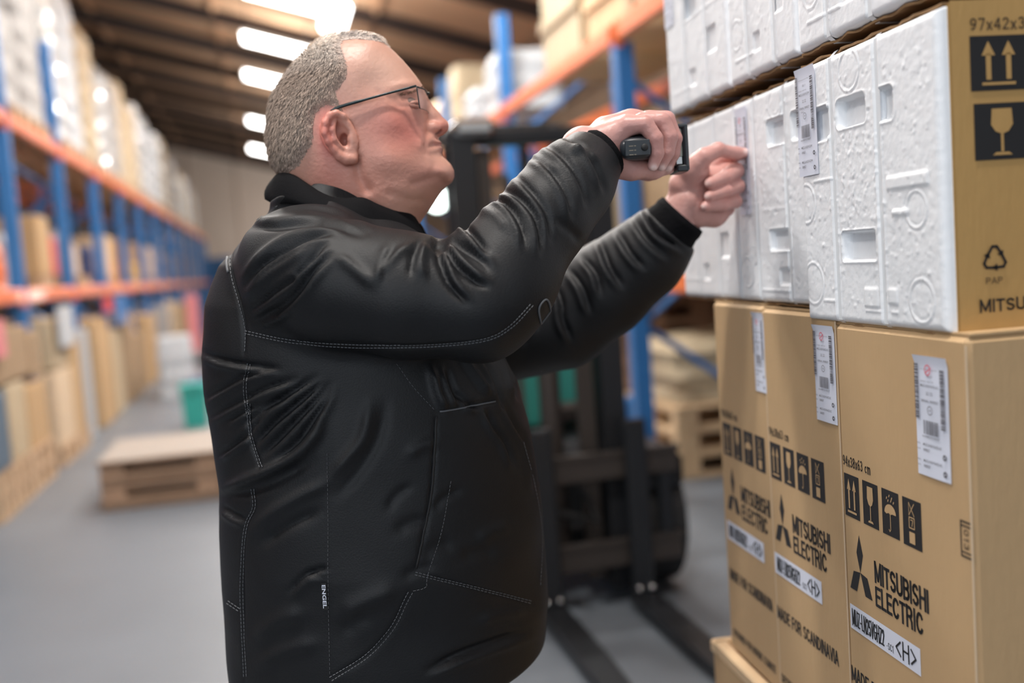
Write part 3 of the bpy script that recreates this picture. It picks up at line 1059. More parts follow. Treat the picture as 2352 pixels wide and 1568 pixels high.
# ---- lower cartons.  a = 0 at the left (far) edge of each face
ZB, ZT = .64, 1.312
lower = [(1.577, .262, 1.312, 'middle cardboard carton of the lower row', 'M', .0),
         (1.315, .309, 1.300, 'nearest cardboard carton of the lower row, its printed face sharpest', 'N', .004),
         (1.808, .238, 1.316, 'farthest cardboard carton of the lower row, beside the left hand wrist', 'F', -.002)]
for (s0, w, zt, lab, code, o_) in lower:
    c0 = bp(s0 - w / 2, 0)
    t = thing('appliance_carton', lab, 'box', (c0[0], c0[1], ZB), 'printed cartons in the lower row')
    pr = {'M': 1.568, 'N': 1.306, 'F': 1.788}[code]
    fn = (lambda s0, o_: (lambda a, b, l=0.: bp(s0 - a, b, o_ + l)))(pr, o_)
    b = MB()
    dp = .62
    cc = bp(s0 - w / 2, (ZB + zt) / 2, o_ - dp / 2)
    b.box(cc, (w - .003, dp, zt - ZB), [BT, BN, UZ], 0, .007)
    b.build('body', M_card, t)
    # top flaps, score line under the lid edge
    b = MB()
    b.box(bp(s0 - w / 2, zt + .0015, o_ - .15), (w - .006, .29, .003), [BT, BN, UZ])
    b.box(bp(s0 - w / 2, zt + .0015, o_ - .46), (w - .006, .3, .003), [BT, BN, UZ])
    b.build('flap', M_card, t)
    b = MB()
    b.box(bp(s0 - w + .003, (ZB + zt) / 2, o_ + .0006), (.0025, .0012, zt - ZB - .02), [BT, BN, UZ])
    b.build('edge_fold', M_card_pale, t)
    p = Flat(fn)
    p.pen('94x38x63 cm', .001, 1.099, .076, 1.114, .0005, wt=.11)
    symbol(p, 'up', .002, 1.027, .043, 1.088)
    symbol(p, 'glass', .053, 1.027, .093, 1.088)
    symbol(p, 'umbrella', .103, 1.027, .144, 1.088)
    symbol(p, 'stack', .153, 1.026, .195, 1.088)
    o = p.mb.build('handling_symbols', [M_ink, M_card], t)
    o['label'] = 'row of black handling symbols'
    three_diamonds(fn, .007, .922, .068, 1.006, t)
    p = Flat(fn)
    p.pen('MITSUBISHI', .077, .952, .204, .980, .0005, wt=.16)
    p.pen('ELECTRIC', .077, .918, .190, .946, .0005, wt=.16)
    o = p.mb.build('printed_name', M_ink, t)
    p = Flat(fn)
    mw = .195 if code == 'F' else .214
    p.pen('MADE FOR SCANDINAVIA', .0, .783, mw, .804, .0005, wt=.15)
    p.mb.build('printed_text', M_ink, t)
    p = Flat(fn)
    p.pen('DESIGNED FOR NORDIC CLIMATE', .004, .672, mw, .686, .0005, wt=.15)
    p.mb.build('printed_text', M_ink, t)
    # model strip
    b = Flat(fn)
    b.rect(.004 if code == 'N' else 0, .862, .182 if code == 'N' else .17, .898, .0006)
    q = b.mb.build('model_strip', M_paper, t)
    b = Flat(fn)
    b.pen('MUZ-LN25VGHZ2', .010, .868, .096, .892, .0012, wt=.10)
    b.pen('-SC1', .102, .868, .119, .878, .0012, wt=.1)
    b.pen('<H>', .124 if code == 'N' else .122, .868, .174 if code == 'N' else .164, .892, .0012, wt=.12)
    b.mb.build('model_code', M_ink, q)
    if code == 'N':
        sa = (1.306 - 1.112, 1.126, 1.306 - 1.044, 1.273)
    elif code == 'M':
        sa = (1.568 - 1.386, 1.152, 1.568 - 1.322, 1.295)
    else:
        sa = (1.788 - 1.616, 1.168, 1.788 - 1.570, 1.304)
    ship_label(t, fn, *sa, 'shipping_label', 'white shipping label with bar codes', 'MUZ-LN25VGHZ2-SC', True, ord(code))
    if code == 'N':
        p = Flat(fn)
        x0, y0, x1, y1 = .291, 1.046, .3065, 1.087
        x0, x1 = .276, .296
        p.stroke([(x0, y0), (x1, y0), (x1, y1), (x0, y1), (x0, y0)], .0022, .0005)
        p.stroke([(x0 + .002, y0 + .005), (x1 - .002, y0 + .005)], .0018, .0005)
        p.stroke([(x0 + .002, y1 - .005), (x1 - .002, y1 - .005)], .0018, .0005)
        p.pen('013', x0 + .0055, y0 + .0085, x1 - .0055, y1 - .0085, .0005, wt=.14, rot=True)
        p.mb.build('printed_code', M_ink, t)

# ---- plywood crate under the cartons, on a pallet
cr = thing('wooden_crate', 'pale wooden collar crate just showing below the far lower carton', 'crate', tuple(bp(1.4, .15)))
for (cs, o_, d, nm) in ((1.41, .006, (.86, .02, .46), 'side_panel'), (1.41, -.66, (.86, .02, .46), 'side_panel')):
    b = MB()
    b.box(bp(cs, .385, o_), d, [BT, BN, UZ], bev=.003)
    b.build(nm, M_card, cr)
for cs in (1.85, .985):
    b = MB()
    b.box(bp(cs, .385, -.33), (.02, .69, .46), [BT, BN, UZ], bev=.003)
    b.build('end_panel', M_card, cr)
b = MB()
b.box(bp(1.41, .625, .004), (.88, .026, .026), [BT, BN, UZ], bev=.004)
b.box(bp(1.85, .625, -.33), (.026, .70, .026), [BT, BN, UZ], bev=.004)
b.build('top_rail', M_wood_pale, cr)
b = MB()
b.box(bp(1.41, .63, -.33), (.84, .64, .015), [BT, BN, UZ])
b.build('deck', M_wood_pale, cr)
pt = thing('wooden_pallet', 'pale wooden pallet carrying the crate under the cartons', 'pallet', tuple(bp(1.4, 0)))
for k in range(3):
    for j in range(3):
        b = MB()
        b.box(bp(1.05 + .36 * k, .08, -.03 - .3 * j), (.12, .1, .1), [BT, BN, UZ], bev=.003)
        b.build('block', M_wood_pale, pt)
for k in range(6):
    b = MB()
    b.box(bp(1.03 + .15 * k, .141, -.33), (.12, .72, .02), [BT, BN, UZ], bev=.002)
    b.build('deck_board', M_wood_pale, pt)
for j in range(3):
    b = MB()
    b.box(bp(1.41, .015, -.03 - .3 * j), (.88, .1, .03), [BT, BN, UZ], bev=.002)
    b.build('bottom_board', M_wood_pale, pt)


# ---- foam ended units.  features in metres from the left (far) edge and bottom
def foam_face(w, h, feats, step, seed):
    nx, ny = int(w / step) + 1, int(h / step) + 1
    X, Y = np.meshgrid(np.linspace(0, w, nx), np.linspace(0, h, ny))
    rs = np.random.RandomState(seed)
    Z = np.zeros_like(X)
    g = rs.rand(ny // 3 + 3, nx // 3 + 3)
    yi, xi = np.arange(ny) / 3, np.arange(nx) / 3
    y0, x0 = yi.astype(int), xi.astype(int)
    fy, fx = (yi - y0)[:, None], (xi - x0)[None]
    G = (g[y0][:, x0] * (1 - fy) + g[y0 + 1][:, x0] * fy) * (1 - fx) + (g[y0][:, x0 + 1] * (1 - fy) + g[y0 + 1][:, x0 + 1] * fy) * fx
    rough = (G - .5) * .0005 + (rs.rand(ny, nx) - .5) * .0003
    mask = np.ones_like(X)

    def sm(t):
        t = np.clip(t, 0, 1)
        return t * t * (3 - 2 * t)
    for f in feats:
        if f[0] == 'rect':
            _, a0, b0, a1, b1, dpt, r = f
            dx = np.maximum(np.maximum(a0 + r - X, X - a1 + r), 0)
            dy = np.maximum(np.maximum(b0 + r - Y, Y - b1 + r), 0)
            d = np.hypot(dx, dy) - r
            s_ = sm((-d + .0015) / .003)
            Z -= dpt * s_
            mask *= 1 - s_ * .8
            if dpt > .004:
                Z += .0012 * np.exp(-((d - .002) / .0015) ** 2)
        elif f[0] == 'ring':
            _, a, c, r = f
            d = np.abs(np.hypot(X - a, Y - c) - r)
            Z += .0010 * np.exp(-(d / .0016) ** 2) - .0006 * np.exp(-((d - .003) / .002) ** 2)
        elif f[0] == 'band':      # smooth strap channel
            _, a, hw = f
            s_ = sm((hw - np.abs(X - a)) / .002 + .5)
            Z += -.0030 * s_
            Z += .0014 * np.exp(-((np.abs(X - a) - hw - .002) / .0015) ** 2)
            mask *= 1 - s_
        elif f[0] == 'line':
            _, a0, a1, c = f
            Z += .0013 * np.exp(-((Y - c) / .0014) ** 2) * ((X > a0) & (X < a1))
        elif f[0] == 'bits':      # small embossed beads and marks
            _, a0, b0, a1, b1, n = f
            for _k in range(n):
                a, c = rs.uniform(a0, a1), rs.uniform(b0, b1)
                r1, r2 = rs.uniform(.0012, .003), rs.uniform(.0012, .003)
                Z += rs.choice((-1, 1, 1)) * .0009 * np.exp(-((X - a) / r1) ** 2 - ((Y - c) / r2) ** 2)
    Z += rough * mask
    e = np.minimum(np.minimum(X, w - X), np.minimum(Y, h - Y))
    rr = .010
    Z -= rr * (1 - np.sqrt(np.clip(1 - (1 - np.clip(e / rr, 0, 1)) ** 2, 0, 1)))
    return X, Y, Z


def foam_unit(lab, s_left, w, z0, h, o_, feats, bands, step=.0025, seed=0, depth=.9, group=None, label=None, far=False):
    c0 = bp(s_left - w / 2, 0)
    t = thing('foam_ended_box', lab, 'box', (c0[0], c0[1], z0), group)
    X, Y, Z = foam_face(w, h, feats + [('band', a, .006) for a in bands], step, seed)
    ny, nx = X.shape
    P = [bp(s_left - x, z0 + y, o_ + z) for x, y, z in zip(X.ravel(), Y.ravel(), Z.ravel())]
    b = MB()
    Fc = []
    for i in range(ny - 1):
        for j in range(nx - 1):
            a = i * nx + j
            Fc.append((a, a + 1, a + nx + 1, a + nx))
    # skirt running back behind the face
    rim = [j for j in range(nx)] + [i * nx + nx - 1 for i in range(1, ny)] + [(ny - 1) * nx + j for j in range(nx - 2, -1, -1)] + [i * nx for i in range(ny - 2, 0, -1)]
    base = len(P)
    P += [np.array(P[i]) - BN * .05 for i in rim]
    m = len(rim)
    for k in range(m):
        Fc.append((rim[k], base + k, base + (k + 1) % m, rim[(k + 1) % m]))
    b.add(P, Fc)
    b.build('foam_end', M_foam, t, True)
    # cardboard sleeve (four walls)
    s0, s1, th = s_left, s_left - w, .004
    b = MB()
    zc, zd = z0 + h / 2, h
    y_ = o_ - .014 - depth / 2
    b.box(bp(s0 - .001, zc, y_), (th, depth, zd + .006), [BT, BN, UZ])
    b.box(bp(s1 + .001, zc, y_), (th, depth, zd + .006), [BT, BN, UZ])
    b.box(bp((s0 + s1) / 2, z0 - .001, y_), (w, depth, th), [BT, BN, UZ])
    b.box(bp((s0 + s1) / 2, z0 + h + .001, y_), (w, depth, th), [BT, BN, UZ])
    b.box(bp((s0 + s1) / 2, zc, o_ - depth), (w, th, zd), [BT, BN, UZ])
    b.build('cardboard_sleeve', M_card_b, t)
    # ragged corrugated edges under and over the foam
    rr = random.Random(seed + 5)
    for zz, sg in ((z0 - .003, -1), (z0 + h + .003, 1)):
        b = MB()
        V = []
        n = 26
        for i in range(n + 1):
            s_ = s0 + (s1 - s0) * i / n
            wob = .0018 * math.sin(i * 1.1 + seed) + rr.uniform(-.0015, .0015)
            for (oo, zo) in ((.000, 0), (-.05, 0), (-.05, .003), (.000, .003)):
                V.append(bp(s_, zz + (zo - .0015) + (wob * .5 if oo == 0 else 0), o_ - .008 + oo + (wob if oo == 0 else 0)))
        Fc = [(i * 4 + j, i * 4 + (j + 1) % 4, i * 4 + 4 + (j + 1) % 4, i * 4 + 4 + j) for i in range(n) for j in range(4)]
        Fc += [(3, 2, 1, 0), (n * 4, n * 4 + 1, n * 4 + 2, n * 4 + 3)]
        b.add(V, Fc)
        b.build('edge_flap', M_card_edge, t)
    for a in bands:
        b = MB()
        e = .0007
        path = [(o_ - .3, z0 + h + .006), (o_ - .012, z0 + h + .006), (o_ - .002, z0 + h - .004), (o_ - .0018, z0 + h / 2), (o_ - .002, z0 + .004), (o_ - .012, z0 - .005), (o_ - .3, z0 - .005)]
        V = []
        for (oo, zz) in path:
            V += [bp(s_left - a - .0055, zz, oo), bp(s_left - a + .0055, zz, oo)]
        Fc = [(2 * i, 2 * i + 1, 2 * i + 3, 2 * i + 2) for i in range(len(path) - 1)]
        b.add(V, Fc)
        b.build('strap', M_strap, t)
    return t


def std_feats(w, h, k=0):
    return [('rect', .34 * w, .46 * h, .56 * w, .60 * h, .011, .005), ('ring', .14 * w, .22 * h, .024), ('ring', .88 * w, .82 * h, .025),
            ('rect', .70 * w, .22 * h, .84 * w, .34 * h, .004, .002), ('rect', .40 * w, .10 * h, .50 * w, .18 * h, .003, .002),
            ('line', .5 * w, .95 * w, .45 * h), ('line', .1 * w, .5 * w, .1 * h), ('bits', .05 * w, .05 * h, .95 * w, .95 * h, 90)]


ZM = 1.322
HM = .352
# near unit, middle row: features measured from the photograph, a = 1.392 - s
NW = .350
near_feats = [('rect', .115, 1.566 - 1.302, .190, 1.603 - 1.302, .013, .007), ('rect', .117, .086, .203, .124, .013, .003),
              ('rect', .221, .258, .256, .298, .010, .008), ('rect', .003, .255, .09, .30, .008, .006),
              ('ring', .150, .336, .027), ('ring', .025, .054, .030), ('ring', .302, .036, .026), ('ring', .297, .145, .022), ('ring', .012, .17, .028),
              ('rect', .235, .172, .325, .188, -.0018, .002), ('rect', .245, .14, .28, .147, -.002, .002),
              ('rect', .17, .025, .205, .05, -.0016, .002), ('rect', .23, .03, .25, .05, -.0016, .002),
              ('line', .055, .09, .03), ('line', .17, .21, .02), ('line', .04, .1, .20), ('line', .235, .25, .02),
              ('bits', .02, .02, .33, .34, 260), ('bits', .09, .12, .22, .26, 120)]
t = foam_unit('nearest foam-ended box, its cardboard side printed with an arrow and a glass', 1.392, NW, 1.302, .366, .006, near_feats, (.098, .218), .0020, 3,
              group='foam-ended boxes of the stack')
near_unit = t
fnn = lambda a, b, l=0.: bp(1.392 - a, b, .006 + l)
ship_label(t, fnn, 1.392 - 1.394, 1.512, 1.392 - 1.334, 1.666, 'shipping_label', 'white shipping label curling at its top', 'MSZ-LN25VG2W', False, 77, .003)
# right, cardboard side of that unit: r into the stack
s_near = 1.392 - NW


def fr_(r, z, l=0.):
    q = CAM + BN * OFF + BT * (s_near - .0015 - l) - BN * (r - .6745)
    q[2] = z
    return q


# wrap sheet over the side gives the clean printed panel
b = MB()
V = []
for r_, in ((.684,), (1.56,)):
    V += [fr_(r_, 1.296, .001), fr_(r_, 1.674, .001)]
b.add([V[0], V[2], V[3], V[1]], [(0, 1, 2, 3)])
o = b.build('side_panel', M_card_b, t)
p = Flat(fr_)
p.pen('97x42x3', .7065, 1.640, .7745, 1.6535, .002, wt=.11)
symbol(p, 'up', .7065, 1.573, .776, 1.634)
symbol(p, 'glass', .709, 1.4955, .7775, 1.559)
p.mb.v = [tuple(np.array(v) - BT * .0016) for v in p.mb.v]
o = p.mb.build('handling_symbols', [M_ink, M_card_b], t)
p = Flat(fr_)
for k in range(3):       # recycling triangle of three bent arrows
    c = np.array([.7285, 1.3835])
    A = lambda ang, rad: c + rad * np.array([math.cos(math.radians(ang)), math.sin(math.radians(ang))])
    top_ = 90 + 120 * k
    T = A(top_, .0185)
    Lf = A(top_ + 120, .0215)
    Rt = A(top_ - 120, .0215)
    p.stroke([T * .45 + Lf * .55, T * .85 + Lf * .15, T * .85 + Rt * .15, T * .6 + Rt * .4], .0032, .002)
    d_ = nz(Rt - T)
    n_ = np.array([-d_[1], d_[0]])
    e_ = T * .62 + Rt * .38
    p.poly([e_ - n_ * .0045, e_ + d_ * .0065, e_ + n_ * .0045], .002)
p.pen('PAP', .7165, 1.3555, .7375, 1.3625, .002, wt=.12)
p.pen('MITSUBISHI', .708, 1.3235, .815, 1.3375, .002, wt=.17)
p.mb.v = [tuple(np.array(v) - BT * .0016) for v in p.mb.v]
p.mb.build('printed_marks', M_ink, t)

G = 'foam-ended boxes of the stack'
mid_feats = [('rect', .137, 1.573 - ZM, .203, 1.612 - ZM, .011, .006), ('rect', .130, 1.407 - ZM, .206, 1.439 - ZM, .010, .003), ('ring', .17, .315, .024), ('ring', .03, .05, .026),
             ('rect', .16, .03, .20, .055, .003, .002), ('line', .09, .2, .02), ('line', .11, .19, .15), ('rect', .225, .25, .26, .29, .008, .005), ('bits', .02, .02, .25, .33, 200), ('bits', .10, .11, .22, .24, 60)]
foam_unit('foam-ended box touched by the left finger, middle of the middle row', 1.664, .268, ZM, HM - .012, -.004, mid_feats, (.085, .20), .0025, 11, group=G)
tm_ = bpy.data.objects[-1] if False else None
foam_unit('foam-ended box behind the left hand, farthest of the middle row', 1.975, .306, ZM, HM - .012, -.006, std_feats(.306, HM), (.10, .21), .003, 12, group=G)
ZU = 1.690
foam_unit('upper foam-ended box at the far left end of the top row', 1.975, .322, ZU, .352, .004, std_feats(.322, .352), (.11, .22), .003, 13, group=G)
foam_unit('upper foam-ended box in the middle of the top row', 1.648, .256, ZU, .352, .004, std_feats(.256, .352), (.08, .18), .0025, 14, group=G)
foam_unit('upper foam-ended box nearest in the top row, cut by the top edge', 1.388, .322, ZU, .352, .004, std_feats(.322, .352), (.09, .2), .0025, 15, group=G)
units = {o.get('label'): o for o in COL.objects if o.name.startswith('foam_ended_box')}
mu = [o for k_, o in units.items() if k_ and 'touched by the left' in k_][0]
ship_label(mu, lambda a, b, l=0.: bp(1.664 - a, b, -.004 + l), .012, 1.47, .062, 1.650, 'shipping_label', 'white shipping label held by the finger', 'MSZ-LN25VG2W', True, 78, .002)
tu = [o for k_, o in units.items() if k_ and 'far left end of the top' in k_][0]
ship_label(tu, lambda a, b, l=0.: bp(1.975 - a, b, .004 + l), .004, 1.86, .055, 2.03, 'shipping_label', 'white shipping label', 'MSZ-LN25VG2W', False, 79, .002)

# ================================================================== PERSON
AN = math.radians(11)
FW = np.array([math.cos(AN), -math.sin(AN), 0])     # the way he faces
LF = np.array([math.sin(AN), math.cos(AN), 0])      # his left, away from us
M0 = at(860, 300, 1.53)
M0[2] = 0


def L(px, py, y=0.):
    """pixel -> local point on the plane at lateral offset y"""
    q = onplane(px, py, M0 + LF * y, LF) - M0
    return np.array([np.dot(q, FW), y, q[2]])


def tow(P):
    P = np.asarray(P, float)
    return M0 + P[..., :1] * FW + P[..., 1:2] * LF + P[..., 2:3] * UZ


def tol(P):
    q = np.asarray(P, float) - M0
    return np.stack([q @ FW, q @ LF, q[..., 2]], -1)


def smin(a, b, k):
    h = np.clip(.5 + .5 * (b - a) / k, 0, 1)
    return b * (1 - h) + a * h - k * h * (1 - h)


def smax(a, b, k):
    return -smin(-a, -b, k)


def sd_cone(P, a, b, ra, rb):
    a = np.asarray(a, float)
    b = np.asarray(b, float)
    ab = b - a
    t = np.clip(((P - a) @ ab) / (ab @ ab), 0, 1)
    return np.linalg.norm(P - a - t[:, None] * ab, axis=1) - (ra + (rb - ra) * t)


def sd_ell(P, c, r, ax=None):
    q = P - np.asarray(c, float)
    if ax is not None:
        q = q @ np.asarray(ax, float).T
    r = np.asarray(r, float)
    k0 = np.linalg.norm(q / r, axis=1)
    k1 = np.linalg.norm(q / (r * r), axis=1) + 1e-9
    return k0 * (k0 - 1) / k1


def chain(P, pts, rad, k=.006):
    d = None
    for i in range(len(pts) - 1):
        e = sd_cone(P, pts[i], pts[i + 1], rad[i], rad[i + 1])
        d = e if d is None else smin(d, e, k)
    return d


def mesh_sdf(fn, lo, hi, h, blk=8):
    """surface nets on a block-sparse grid"""
    lo = np.array(lo, float)
    n = (np.ceil((np.array(hi) - lo) / h / blk).astype(int)) * blk + 1
    nb = (n - 1) // blk
    cx = [lo[i] + (np.arange(nb[i]) + .5) * h * blk for i in range(3)]
    C = np.stack(np.meshgrid(*cx, indexing='ij'), -1).reshape(-1, 3)
    d = fn(C)
    near = (np.abs(d) < h * blk * 1.35).reshape(nb)
    sgn = np.where(d < 0, -1., 1.).reshape(nb)
    big = np.repeat(np.repeat(np.repeat(sgn, blk, 0), blk, 1), blk, 2)
    Fd = np.ones(n, np.float32)
    Fd[:-1, :-1, :-1] = big
    need = np.zeros(n, bool)
    nr = np.repeat(np.repeat(np.repeat(near, blk, 0), blk, 1), blk, 2)
    need[:-1, :-1, :-1] = nr
    for ax in range(3):
        s1 = [slice(None)] * 3
        s1[ax] = slice(1, None)
        s0 = [slice(None)] * 3
        s0[ax] = slice(0, -1)
        need[tuple(s1)] |= need[tuple(s0)].copy()
    I = np.argwhere(need)
    out = np.empty(len(I), np.float32)
    for a in range(0, len(I), 400000):
        out[a:a + 400000] = fn(lo + I[a:a + 400000] * h)
    Fd[need] = out
    S = Fd < 0
    cross = np.zeros(n - 1, bool)
    corner = [(i, j, k) for i in (0, 1) for j in (0, 1) for k in (0, 1)]
    cnt = np.zeros(n - 1, np.int8)
    for (i, j, k) in corner:
        cnt += S[i:n[0] - 1 + i, j:n[1] - 1 + j, k:n[2] - 1 + k]
    cross = (cnt > 0) & (cnt < 8)
    cells = np.argwhere(cross)
    vid = -np.ones(n - 1, np.int32)
    vid[cross] = np.arange(len(cells))
    acc = np.zeros((len(cells), 3))
    num = np.zeros(len(cells))
    vals = {c: Fd[cells[:, 0] + c[0], cells[:, 1] + c[1], cells[:, 2] + c[2]].astype(float) for c in corner}
    for c in corner:
        for ax in range(3):
            if c[ax]:
                continue
            c2 = list(c)
            c2[ax] = 1
            a, b = vals[c], vals[tuple(c2)]
            m = (a < 0) != (b < 0)
            t = np.where(m, a / np.where(m, a - b, 1), 0)
            p = np.tile(np.array(c, float), (len(cells), 1))
            p[:, ax] += t
            acc[m] += p[m]
            num[m] += 1
    V = lo + (cells + acc / num[:, None]) * h
    quads = []
    for ax in range(3):
        s0 = [slice(None)] * 3
        s1 = [slice(None)] * 3
        s0[ax] = slice(0, -1)
        s1[ax] = slice(1, None)
        A, B = S[tuple(s0)], S[tuple(s1)]
        e = np.argwhere(A != B)
        u, v = [(1, 2), (2, 0), (0, 1)][ax]
        ok = (e[:, u] > 0) & (e[:, v] > 0) & (e[:, u] < n[u] - 1) & (e[:, v] < n[v] - 1)
        e = e[ok]
        fl_ = A[e[:, 0], e[:, 1], e[:, 2]]
        q = []
        for (du, dv) in ((-1, -1), (0, -1), (0, 0), (-1, 0)):
            c = e.copy()
            c[:, u] += du
            c[:, v] += dv
            q.append(vid[c[:, 0], c[:, 1], c[:, 2]])
        q = np.stack(q, 1)
        q[~fl_] = q[~fl_][:, ::-1]
        quads.append(q)
    Q = np.concatenate(quads)
    Q = Q[(Q >= 0).all(1)]
    return V, Q


def smooth_mesh(V, Q, it=1, lam=.5):
    E = np.concatenate([Q[:, [0, 1]], Q[:, [1, 2]], Q[:, [2, 3]], Q[:, [3, 0]]])
    E = np.concatenate([E, E[:, ::-1]])
    deg = np.bincount(E[:, 0], minlength=len(V)).astype(float)
    for k in range(it):
        S_ = np.stack([np.bincount(E[:, 0], weights=V[E[:, 1], i], minlength=len(V)) for i in range(3)], 1) / deg[:, None]
        V = V + (S_ - V) * lam
        S_ = np.stack([np.bincount(E[:, 0], weights=V[E[:, 1], i], minlength=len(V)) for i in range(3)], 1) / deg[:, None]
        V = V - (S_ - V) * lam * .52
    return V


def normals(V, Q):
    n = np.cross(V[Q[:, 2]] - V[Q[:, 0]], V[Q[:, 3]] - V[Q[:, 1]])
    N = np.stack([sum(np.bincount(Q[:, c], weights=n[:, i], minlength=len(V)) for c in range(4)) for i in range(3)], 1)
    return N / (np.linalg.norm(N, axis=1)[:, None] + 1e-12)


def mk(name, V, Q, m, parent=None, col=None):
    me = bpy.data.meshes.new(name)
    me.vertices.add(len(V))
    me.vertices.foreach_set('co', tow(V).ravel())
    me.loops.add(Q.size)
    me.loops.foreach_set('vertex_index', Q.ravel().astype(np.int32))
    me.polygons.add(len(Q))
    me.polygons.foreach_set('loop_start', np.arange(0, Q.size, Q.shape[1], dtype=np.int32))
    me.polygons.foreach_set('use_smooth', np.ones(len(Q), bool))
    me.update(calc_edges=True)
    me.materials.append(m)
    if col is not None:
        a = me.color_attributes.new('Col', 'FLOAT_COLOR', 'POINT')
        a.data.foreach_set('color', np.concatenate([col, np.ones((len(V), 1))], 1).astype(np.float32).ravel())
    o = bpy.data.objects.new(name, me)
    COL.objects.link(o)
    if parent is not None:
        o.parent = parent
    return o


def Z1(x, y):      # zoomed head crop -> photo pixels
    return 560 + x * .3188, 40 + y * .3188


# ------------------------------------------------------------------ HEAD: side height field
hair_n = 18
prof_z = [(300, 1180), (215, 1060), (188, 980), (175, 880), (180, 760), (192, 660), (213, 580), (258, 505), (316, 420), (384, 342), (440, 285), (508, 226), (576, 186),
          (645, 156), (722, 138), (800, 133), (880, 137), (960, 153),
          (1015, 185), (1062, 228), (1103, 268), (1150, 315), (1200, 374), (1240, 424), (1272, 470), (1296, 515), (1308, 560), (1318, 600), (1325, 650), (1330, 720), (1338, 790), (1352, 835),
          (1385, 852), (1396, 880), (1408, 905), (1404, 925), (1418, 945), (1424, 975), (1436, 1002), (1462, 1030), (1495, 1065),
          (1514, 1110), (1514, 1150), (1498, 1187), (1462, 1215), (1432, 1243), (1402, 1282), (1372, 1330), (1332, 1390), (1292, 1440), (1262, 1490), (1240, 1620),
          (700, 1560), (420, 1360)]
prof = np.array([L(*Z1(*p))[[0, 2]] for p in prof_z])


def poly_sd(P, poly):
    """signed distance (neg inside) of 2-D points to a polygon"""
    d = np.full(len(P), 1e9)
    ins = np.zeros(len(P), bool)
    m = len(poly)
    for i in range(m):
        a, b = poly[i], poly[(i + 1) % m]
        e = b - a
        w = P - a
        t = np.clip((w @ e) / (e @ e), 0, 1)
        q = w - t[:, None] * e
        d = np.minimum(d, (q * q).sum(1))
        c = ((a[1] > P[:, 1]) != (b[1] > P[:, 1])) & (P[:, 0] < (b[0] - a[0]) * (P[:, 1] - a[1]) / (b[1] - a[1] + 1e-12) + a[0])
        ins ^= c
    return np.where(ins, -1, 1) * np.sqrt(d)


GH = .0015
g0 = prof.min(0) - .02
gn = np.ceil((prof.max(0) + .02 - g0) / GH).astype(int)
gx, gz = np.meshgrid(g0[0] + np.arange(gn[0]) * GH, g0[1] + np.arange(gn[1]) * GH, indexing='ij')
GP = np.stack([gx.ravel(), gz.ravel()], 1)
sd2 = poly_sd(GP, prof).reshape(gx.shape)


def gz1(x, y):
    return L(*Z1(x, y))[[0, 2]]


def gauss(c, sx, sz, rot=0.):
    dx, dz = gx - c[0], gz - c[1]
    if rot:
        cr, sr = math.cos(rot), math.sin(rot)
        dx, dz = dx * cr + dz * sr, -dx * sr + dz * cr
    return np.exp(-(dx / sx) ** 2 - (dz / sz) ** 2)


def blur(A, s):
    r = int(s * 3)
    k = np.exp(-(np.arange(-r, r + 1) / s) ** 2 / 2)
    k /= k.sum()
    A = np.apply_along_axis(lambda v: np.convolve(np.pad(v, r, mode='edge'), k, 'valid'), 0, A)
    return np.apply_along_axis(lambda v: np.convolve(np.pad(v, r, mode='edge'), k, 'valid'), 1, A)


T = np.full(gx.shape, .076)
Rr = np.full(gx.shape, .088)
wl_ = np.clip(gauss(gz1(1440, 930), .020, .030) * 1.3, 0, 1)           # mouth area narrower
T = T * (1 - wl_) + .046 * wl_
Rr = Rr * (1 - wl_) + .040 * wl_
wc = np.clip(gauss(gz1(1490, 1120), .022, .024) * 1.3, 0, 1)          # chin
T = T * (1 - wc) + .045 * wc
Rr = Rr * (1 - wc) + .042 * wc
we = np.clip(gauss(gz1(1300, 640), .03, .03), 0, 1)
Rr = Rr * (1 - we) + .06 * we
wn_ = 1 / (1 + np.exp((gz - gz1(700, 1150)[1]) / .012))                # neck
T = T * (1 - wn_) + .072 * wn_
Rr = Rr * (1 - wn_) + .075 * wn_
sI = np.clip(-sd2 / Rr, 0, 1)
hh = T * np.sqrt(np.clip(1 - (1 - sI) ** 2, 0, 1))
hh = np.where(sd2 > 0, -sd2 * 1.5, hh)
hb = blur(hh, 2.2)
wi = np.clip((-sd2 - .004) / .012, 0, 1)
hh = hh * (1 - wi) + hb * wi
hb = blur(hh, 6)
wi = np.clip((-sd2 - .02) / .02, 0, 1)
hh = hh * (1 - wi) + hb * wi
# relief
hh -= .0075 * gauss(gz1(1195, 615), .0125, .0085)
hh -= .004 * gauss(gz1(1265, 640), .008, .014)
hh += .0030 * gauss(gz1(1185, 520), .022, .006, .25)
hh += .0055 * gauss(gz1(1130, 800), .024, .020)
hh += .0035 * gauss(gz1(1240, 900), .016, .022)
hh -= .0035 * gauss(gz1(950, 540), .022, .020)
hh += .0050 * gauss(gz1(1080, 1060), .03, .025)
hh += .0045 * gauss(gz1(1200, 1290), .03, .022)


def groove(pts, amp, wd, prof_=None):
    global hh
    Pz = np.array([gz1(*p) for p in pts])
    d = np.full(gx.size, 1e9)
    for a, b in zip(Pz[:-1], Pz[1:]):
        e = b - a
        w = GP - a
        t = np.clip((w @ e) / (e @ e), 0, 1)
        d = np.minimum(d, np.linalg.norm(w - t[:, None] * e, axis=1))
    hh += amp * np.exp(-(d / wd) ** 2).reshape(gx.shape)


